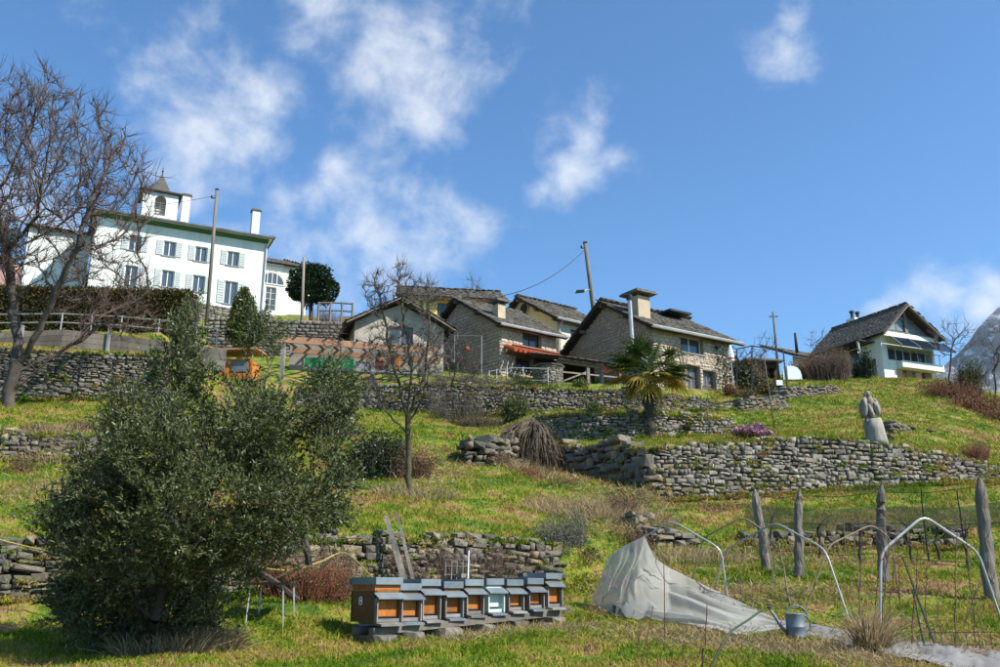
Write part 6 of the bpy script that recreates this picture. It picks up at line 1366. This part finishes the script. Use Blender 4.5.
p = P(595,330,62); hgt = P(589,290,62)-p; mb = MB(); e = P(582,292,61)-p; a_ = mb.tube([hgt, (hgt+e)/2+Vector((0, 0, .1)), e], .05, 6).build('lamp_arm', 'metal_pipe', t)
MB().prism([e+Vector((-.55, -.16, -.06)), e+Vector((.1, -.16, 0)), e+Vector((.1, -.16, .14)), e+Vector((-.45, -.16, .1))], (0, .32, 0)).build('lamp_head', 'metal_dark', t)
t, q4 = pole('thin dark pole rising beside the garden shed', (779,378), (773,312), 60, .08, cap=False)
MB().tube([(q4-P(779,378,60))*.93+Vector((-.3, 0, 0)), (q4-P(779,378,60))*.93+Vector((.3, 0, 0))], .04, 5).build('crossbar', 'metal_dark', t)
t, _ = pole('short dark pole stub left of the low brown-roofed house', (797,352), (795,333), 80, .13, mat='wood_dark', cap=False)
t, _ = pole('thin leaning metal pole on the right lawn before the garden shed', (776,438), (763,350), 31, .02, name='metal_pole', mat='wood_old', cap=False)
p = P(776,372,31); p = P(768,382,31); 
def span(label, a, b, sag, r=.025):
    pts = [a.lerp(b, i/14)+Vector((0, 0, -sag*4*(i/14)*(1-i/14))) for i in range(15)]; tag(MB().tube([v-a for v in pts], r, 5).build('overhead_cable', 'cable', loc=a), label, 'cable')
span('black overhead cable from the lamp pole down to the cottage chimney', P(494,297,52), q3-Vector((0, 0, .5)), .7)
span('overhead cable from the rectory pole towards the left edge', q1-Vector((0, 0, .4)), P(-60,210,60), .8, .014)
# weather vane style red-white flag and spotlight
p = P(734,396,46); t = thing('parasol', 'closed pink and white parasol beside the ivy thicket', 'parasol', p); sc = 46/900; MB().tube([(0, 0, -.3), (-.02, 0, 52*sc)], .03, 6).build('pole', 'metal_pipe', t)
MB().lathe([(.08, 35*sc), (.2, 37*sc), (.17, 44*sc), (.1, 50*sc), (.02, 54*sc)], 8, (-.02, 0)).build('canopy', 'white_plastic', t); MB().lathe([(.205, 38*sc), (.19, 40*sc), (.185, 40.2*sc), (.2, 37.9*sc)], 8, (-.02, 0)).build('red_stripe', 'red_paint', t)
p = P(779,386,44); t = thing('floodlight', 'white floodlight on a short stand near the thin leaning pole', 'floodlight', p); MB().tube([(0, 0, -.9), (0, 0, 0)], .04, 6).build('stand', 'metal_dark', t); MB().box(-.2, -.08, -.02, .2, .1, .32).build('housing', 'metal_dark', t); MB().box(-.15, -.10, .02, .17, -.082, .28).build('lens', 'white_plastic', t)
t = thing('garden_gantry', 'dark metal garden frame above the low walls left of the farmhouse', 'frame', P(755,395,47)); b0 = P(755,395,47)
mb = MB()
for a, b in (((752,395),(752,346)),((788,395),(783,350)),((752,346),(783,350)),((737,395),(737,350)),((737,349),(752,346))): mb.bar(P(a[0], a[1], 47)-b0, P(b[0], b[1], 47)-b0, .055)
mb.build('bars', 'metal_dark', t)

# ---------------------------------------------------------------- hedge-side railing and parapet, terrace railing
def rails(label, pts, h, r, mat, d=None, levels=(1, .55), name='railing', nposts=None):
    W = [P(*q) for q in pts]; loc = W[0]; t = thing(name, label, 'railing', loc); L_ = [0]
    for f in levels: MB().tube([w-loc+Vector((0, 0, h*f)) for w in W], r, 6).build('rail', mat, t)
    n = nposts or 6
    for i in range(n+1):
        f = i/n*(len(W)-1); k = min(int(f), len(W)-2); p = W[k].lerp(W[k+1], f-k)-loc; MB().tube([p+Vector((0, 0, -.2)), p+Vector((0, 0, h+.05))], r*1.3, 6).build('post', mat, t)
rails('pale road railing in front of the long hedge', [(-40,334,43),(60,333,43),(120,336,43),(195,343,43)], 1.0, .035, 'metal_pipe', nposts=6)
rails('short grey railing on the parapet between the hedge and the orange shed', [(196,348,44),(235,356,44)], 1.2, .035, 'metal_pipe', nposts=2)
W = [P(-40,357,34.5), P(60,352,34.5), P(110,357,34.7), P(165,364,34.9), P(225,372,35.2)]; loc = W[0]; t = thing('road_parapet', 'grey board parapet on top of the tall left stone wall', 'parapet', loc)
for k in range(4):
    for i in range(4):
        a, b = W[i]-loc+Vector((0, 0, .1+k*.235)), W[i+1]-loc+Vector((0, 0, .1+k*.235)); MB().bar(a, b-(b-a).normalized()*.02, .08, .225).build('board', 'wood_old', t)
for i in range(3): f = .6+i*1.35; k = min(int(f), 3); p = W[k].lerp(W[k+1], f-k)-loc; MB().box(p.x-.05, p.y-.14, p.z-.3, p.x+.05, p.y-.05, p.z+1.15).build('post', 'metal_pipe', t)
# stone wall below the rectory and above the pergola
def facewall(label, a, b, top, base_z, mat, d, name='stone_wall', hr=(.12, .25), wr=(.25, .7)):
    A_, B_ = P(*a), P(*b); T = (B_-A_); T.z = 0; Lx = T.length; T.normalize(); n = Vector((-T.y, T.x, 0)); t = thing(name, label, 'stone wall', Vector((A_.x, A_.y, base_z)))
    M = face((0, 0, 0), T, n); h0, h1 = A_.z-base_z, B_.z-base_z; h = min(h0, h1)
    mb = MB().prism([M @ Vector((0, .1, -.5)), M @ Vector((Lx, .1, -.5)), M @ Vector((Lx, .1, h1-.05)), M @ Vector((0, .1, h0-.05))], n*.4); w = mb.build('core', 'mortar', t); lst = []
    iv = lambda p, q: [(0, Lx)] if (p+q)/2 < h else ([(0, Lx*(h0-(p+q)/2)/(h0-h1))] if h0 > h1 and (p+q)/2 < h0 else ([(Lx*((p+q)/2-h0)/(h1-h0), Lx)] if h1 > h0 and (p+q)/2 < h1 else []))
    for s, v, ww, hh in courses(-.2, max(h0, h1), iv, hr, wr, .95): lst.append((M @ Vector((s, .12+U(-.03, .03), v)), jit_frame(T, n, Vector((0, 0, 1)), .05, .05), ww, .25, hh))
    place_stones(lst, t, mat, d, thr=9); return t
facewall('pale base wall under the rectory facade behind the column conifer', (190,300,66), (275,316,70), 0, P(230,345,68).z, 'stone_pale', 66)
facewall('brown stone garden wall below the chapel and round clipped tree', (208,318,46.5), (352,321,47.5), 0, P(280,356,47).z, 'stone_grey', 47)
rails('wooden post fence above the garden wall beside the round tree', [(318,320,48),(336,320,48),(352,321,48)], 1.0, .05, 'wood_old', nposts=3)
p = P(348,318,52); tag(MB().box(-.55, 0, -.7, .55, .5, .1).build('straw_stack', 'dry_grass', loc=p), 'stack of yellow straw at the top of the garden wall', 'straw')
# ---------------------------------------------------------------- pergola
PD = 40.5
t = thing('pergola', 'long reddish wooden pergola in front of the whitewashed cottage', 'pergola', P(330,385,PD)); o0 = P(330,385,PD)
f0, f1 = P(278,339,PD)-o0, P(436,351,PD)-o0; bk = Vector((0, 3.0, .25))
MB().bar(f0, f1, .12, .30).build('beam', 'wood_pink', t); MB().bar(f0+bk, f1+bk, .12, .26).build('beam', 'wood_pink', t)
for k in range(11): c = f0.lerp(f1, (k+.2)/10.4); MB().bar(c+Vector((0, -.14, .20)), c+bk+Vector((0, .3, .19)), .09, .10).build('rafter', 'wood_dark', t)
for px in (281, 327, 372, 424): c = P(px,385,PD)-o0; z = f0.lerp(f1, (px-278)/158).z; MB().box(c.x-.09, -.09, -1.2, c.x+.09, .09, z-.15).build('post', 'wood_grey', t)
r0, r1 = P(303,368,PD-.2)-o0, P(440,374,PD-.2)-o0; MB().bar(r0, r1, .07, .1).build('rail', 'metal_pipe', t)
b_ = P(305,357,PD-.3); e_ = P(354,359,PD-.3); mb = MB(); n = 12
for i in range(n):
    a, c = b_.lerp(e_, i/n)-b_, b_.lerp(e_, (i+1)/n)-b_; w0, w1 = .03*math.sin(i*1.3), .03*math.sin((i+1)*1.3); mb.add([a+Vector((0, w0, 0)), c+Vector((0, w1, 0)), c+Vector((0, w1, -.47)), a+Vector((0, w0, -.45))], [(0, 1, 2, 3)])
tag(mb.build('green_banner', 'green_cloth', loc=b_, smooth=True), 'bright green cloth strip hung along the pergola railing', 'cloth')
lowb = P(340,380,PD+3.4); tag(MB().box(-2.6, 0, -1.2, 4.2, .25, 1.9).build('added_back_wall', 'mortar', loc=lowb), 'plain added rear wall at the back of the pergola', 'wall')  # added wall, put in to stand for the shade under the pergola
# boxes and things under the pergola
for (px, py, w, h, m_, lb, cat) in ((378,366,.45,.5,'dark_red','dark red box on the pergola terrace','box'), (396,362,.3,.7,'wood_orange','orange wooden cabinet on the pergola terrace','cabinet'), (362,366,.6,.35,'metal_pipe','grey tub beside the green cloth strip','tub')):
    p = P(px, py, PD+1); t = thing(lb.split()[2] if 0 else cat, lb, cat, p); MB().box(-w/2, 0, -h/2, w/2, .4, h/2).build('body', m_, t); MB().box(-w/2-.03, -.03, h/2+.002, w/2+.03, .43, h/2+.05).build('lid', 'wood_old', t)
# orange hut behind the olive
b = P(233,388,38); t = thing('hut', 'small orange wooden hut with blue-grey window behind the olive top', 'hut', b); sc = 38/900
M = face((-.75, 0, 0), (1, 0, 0), (0, 1, 0)); mb = MB()
for k in range(12): MB().box(-.75+k*.125, 0, -.3, -.75+k*.125+.12, .04, 34*sc-.12-.012*(k % 3)).build('plank', 'wood_orange', t)
MB().box(-.74, .06, -.3, .74, 1.4, 30*sc).build('wall', 'wood_orange', t); MB().box(-.1, -.03, 17*sc, .55, -.004, 28*sc).build('window', 'metal_lid', t)
MB().prism([(-1.0, -.35, 38*sc), (1.0, -.35, 39*sc), (1.0, 1.6, 43*sc), (-1.0, 1.6, 42*sc)], (0, 0, .08)).build('roof', 'wood_pink', t)
# red lanterns in front of the shaded cottage
for k, (px, py, r, lb) in enumerate(((467,349,.13,'upper red round lantern hanging before the stone cottage gable'), (461,358,.09,'lower pinkish red lantern hanging left of the upper one'))):
    p = P(px, py, 42); t = thing('lantern', lb, 'lantern', p); MB().lathe([(r*.35, -r), (r*.85, -r*.6), (r, 0), (r*.85, r*.6), (r*.35, r)], 10).build('shade', 'red_paint', t, True); MB().tube([(0, 0, r), (0, 0, r+.5)], .012, 4).build('cord', 'cable', t)
p = P(470,360,41.5); t = thing('clothes_rack', 'white metal frame standing before the stone cottage gable', 'frame', p); sc = 41.5/900
mb = MB(); mb.tube([(-16*sc, 0, -1), (-16*sc, 0, 26*sc), (12*sc, 0, 26*sc), (12*sc, 0, -1)], .022, 6).tube([(-16*sc, 0, 26*sc), (-16*sc, 2, 28*sc)], .022, 6); mb.build('tubes', 'metal_pipe', t)
rails('thin white tube railing on the terrace below the red tiled canopy', [(489,396,39),(499,394,39),(515,392,39),(548,393,39)], 1.1, .025, 'metal_pipe', levels=(1, .5), nposts=4)

# ---------------------------------------------------------------- mountains
def mountain(name, label, prof, d, depth, seed):
    loc = P(prof[0][0], 560, d); n = 60; m_ = 26; V = []; k = np.linspace(prof[0][0], prof[-1][0], n+1)
    for i, px in enumerate(k):
        py = float(np.interp(px, [q[0] for q in prof], [q[1] for q in prof])); top = P(px, py, d)
        for j in range(m_+1):
            f = j/m_; z = top.z*(1-abs(f-.5)*2)**1.1; y = d+(f-.5)*depth; x = top.x
            w = math.sin(math.pi*f); nn = noise.fractal(Vector((x*.004, y*.004, seed)), 1, 2, 6)
            V.append((x-loc.x+60*nn*(1-abs(f-.5)*1.6), y-loc.y+90*nn, max(-200, z-loc.z+nn*85*min(1, (1-w)*2+.15)-60*0)))
    F = [(i*(m_+1)+j, (i+1)*(m_+1)+j, (i+1)*(m_+1)+j+1, i*(m_+1)+j+1) for i in range(n) for j in range(m_)]
    o = npmesh(name, V, F, 'mountain_rock', smooth=False, loc=loc); o['kind'] = 'structure'
mountain('mountain', 'snow-dusted rocky mountain at the right edge', [(900,400),(935,375),(960,352),(975,338),(985,322),(1000,305),(1030,280),(1080,270),(1150,300),(1300,330),(1500,420)], 3200, 2200, 3)
far = [o for o in S.objects if o.type == 'MESH']; lo = Vector((1e9,)*3); hi = Vector((-1e9,)*3); bpy.context.view_layer.update()
for o in far:
    for c in o.bound_box:
        w = o.matrix_world @ Vector(c); lo = Vector(map(min, lo, w)); hi = Vector(map(max, hi, w))
mb = MB().box(lo.x-5, lo.y-5, lo.z-1, hi.x+5, hi.y+5, hi.z+5); stuff(mb.build('haze', 'air')); print('haze box', lo, hi)
tot_tris = 0
for o in S.objects:
    if o.type == 'MESH' : tot_tris += sum(len(p.vertices)-2 for p in o.data.polygons) if len(o.data.polygons) < 200 else len(o.data.polygons)*2
print('objects', len(S.objects), 'tris ~', tot_tris)
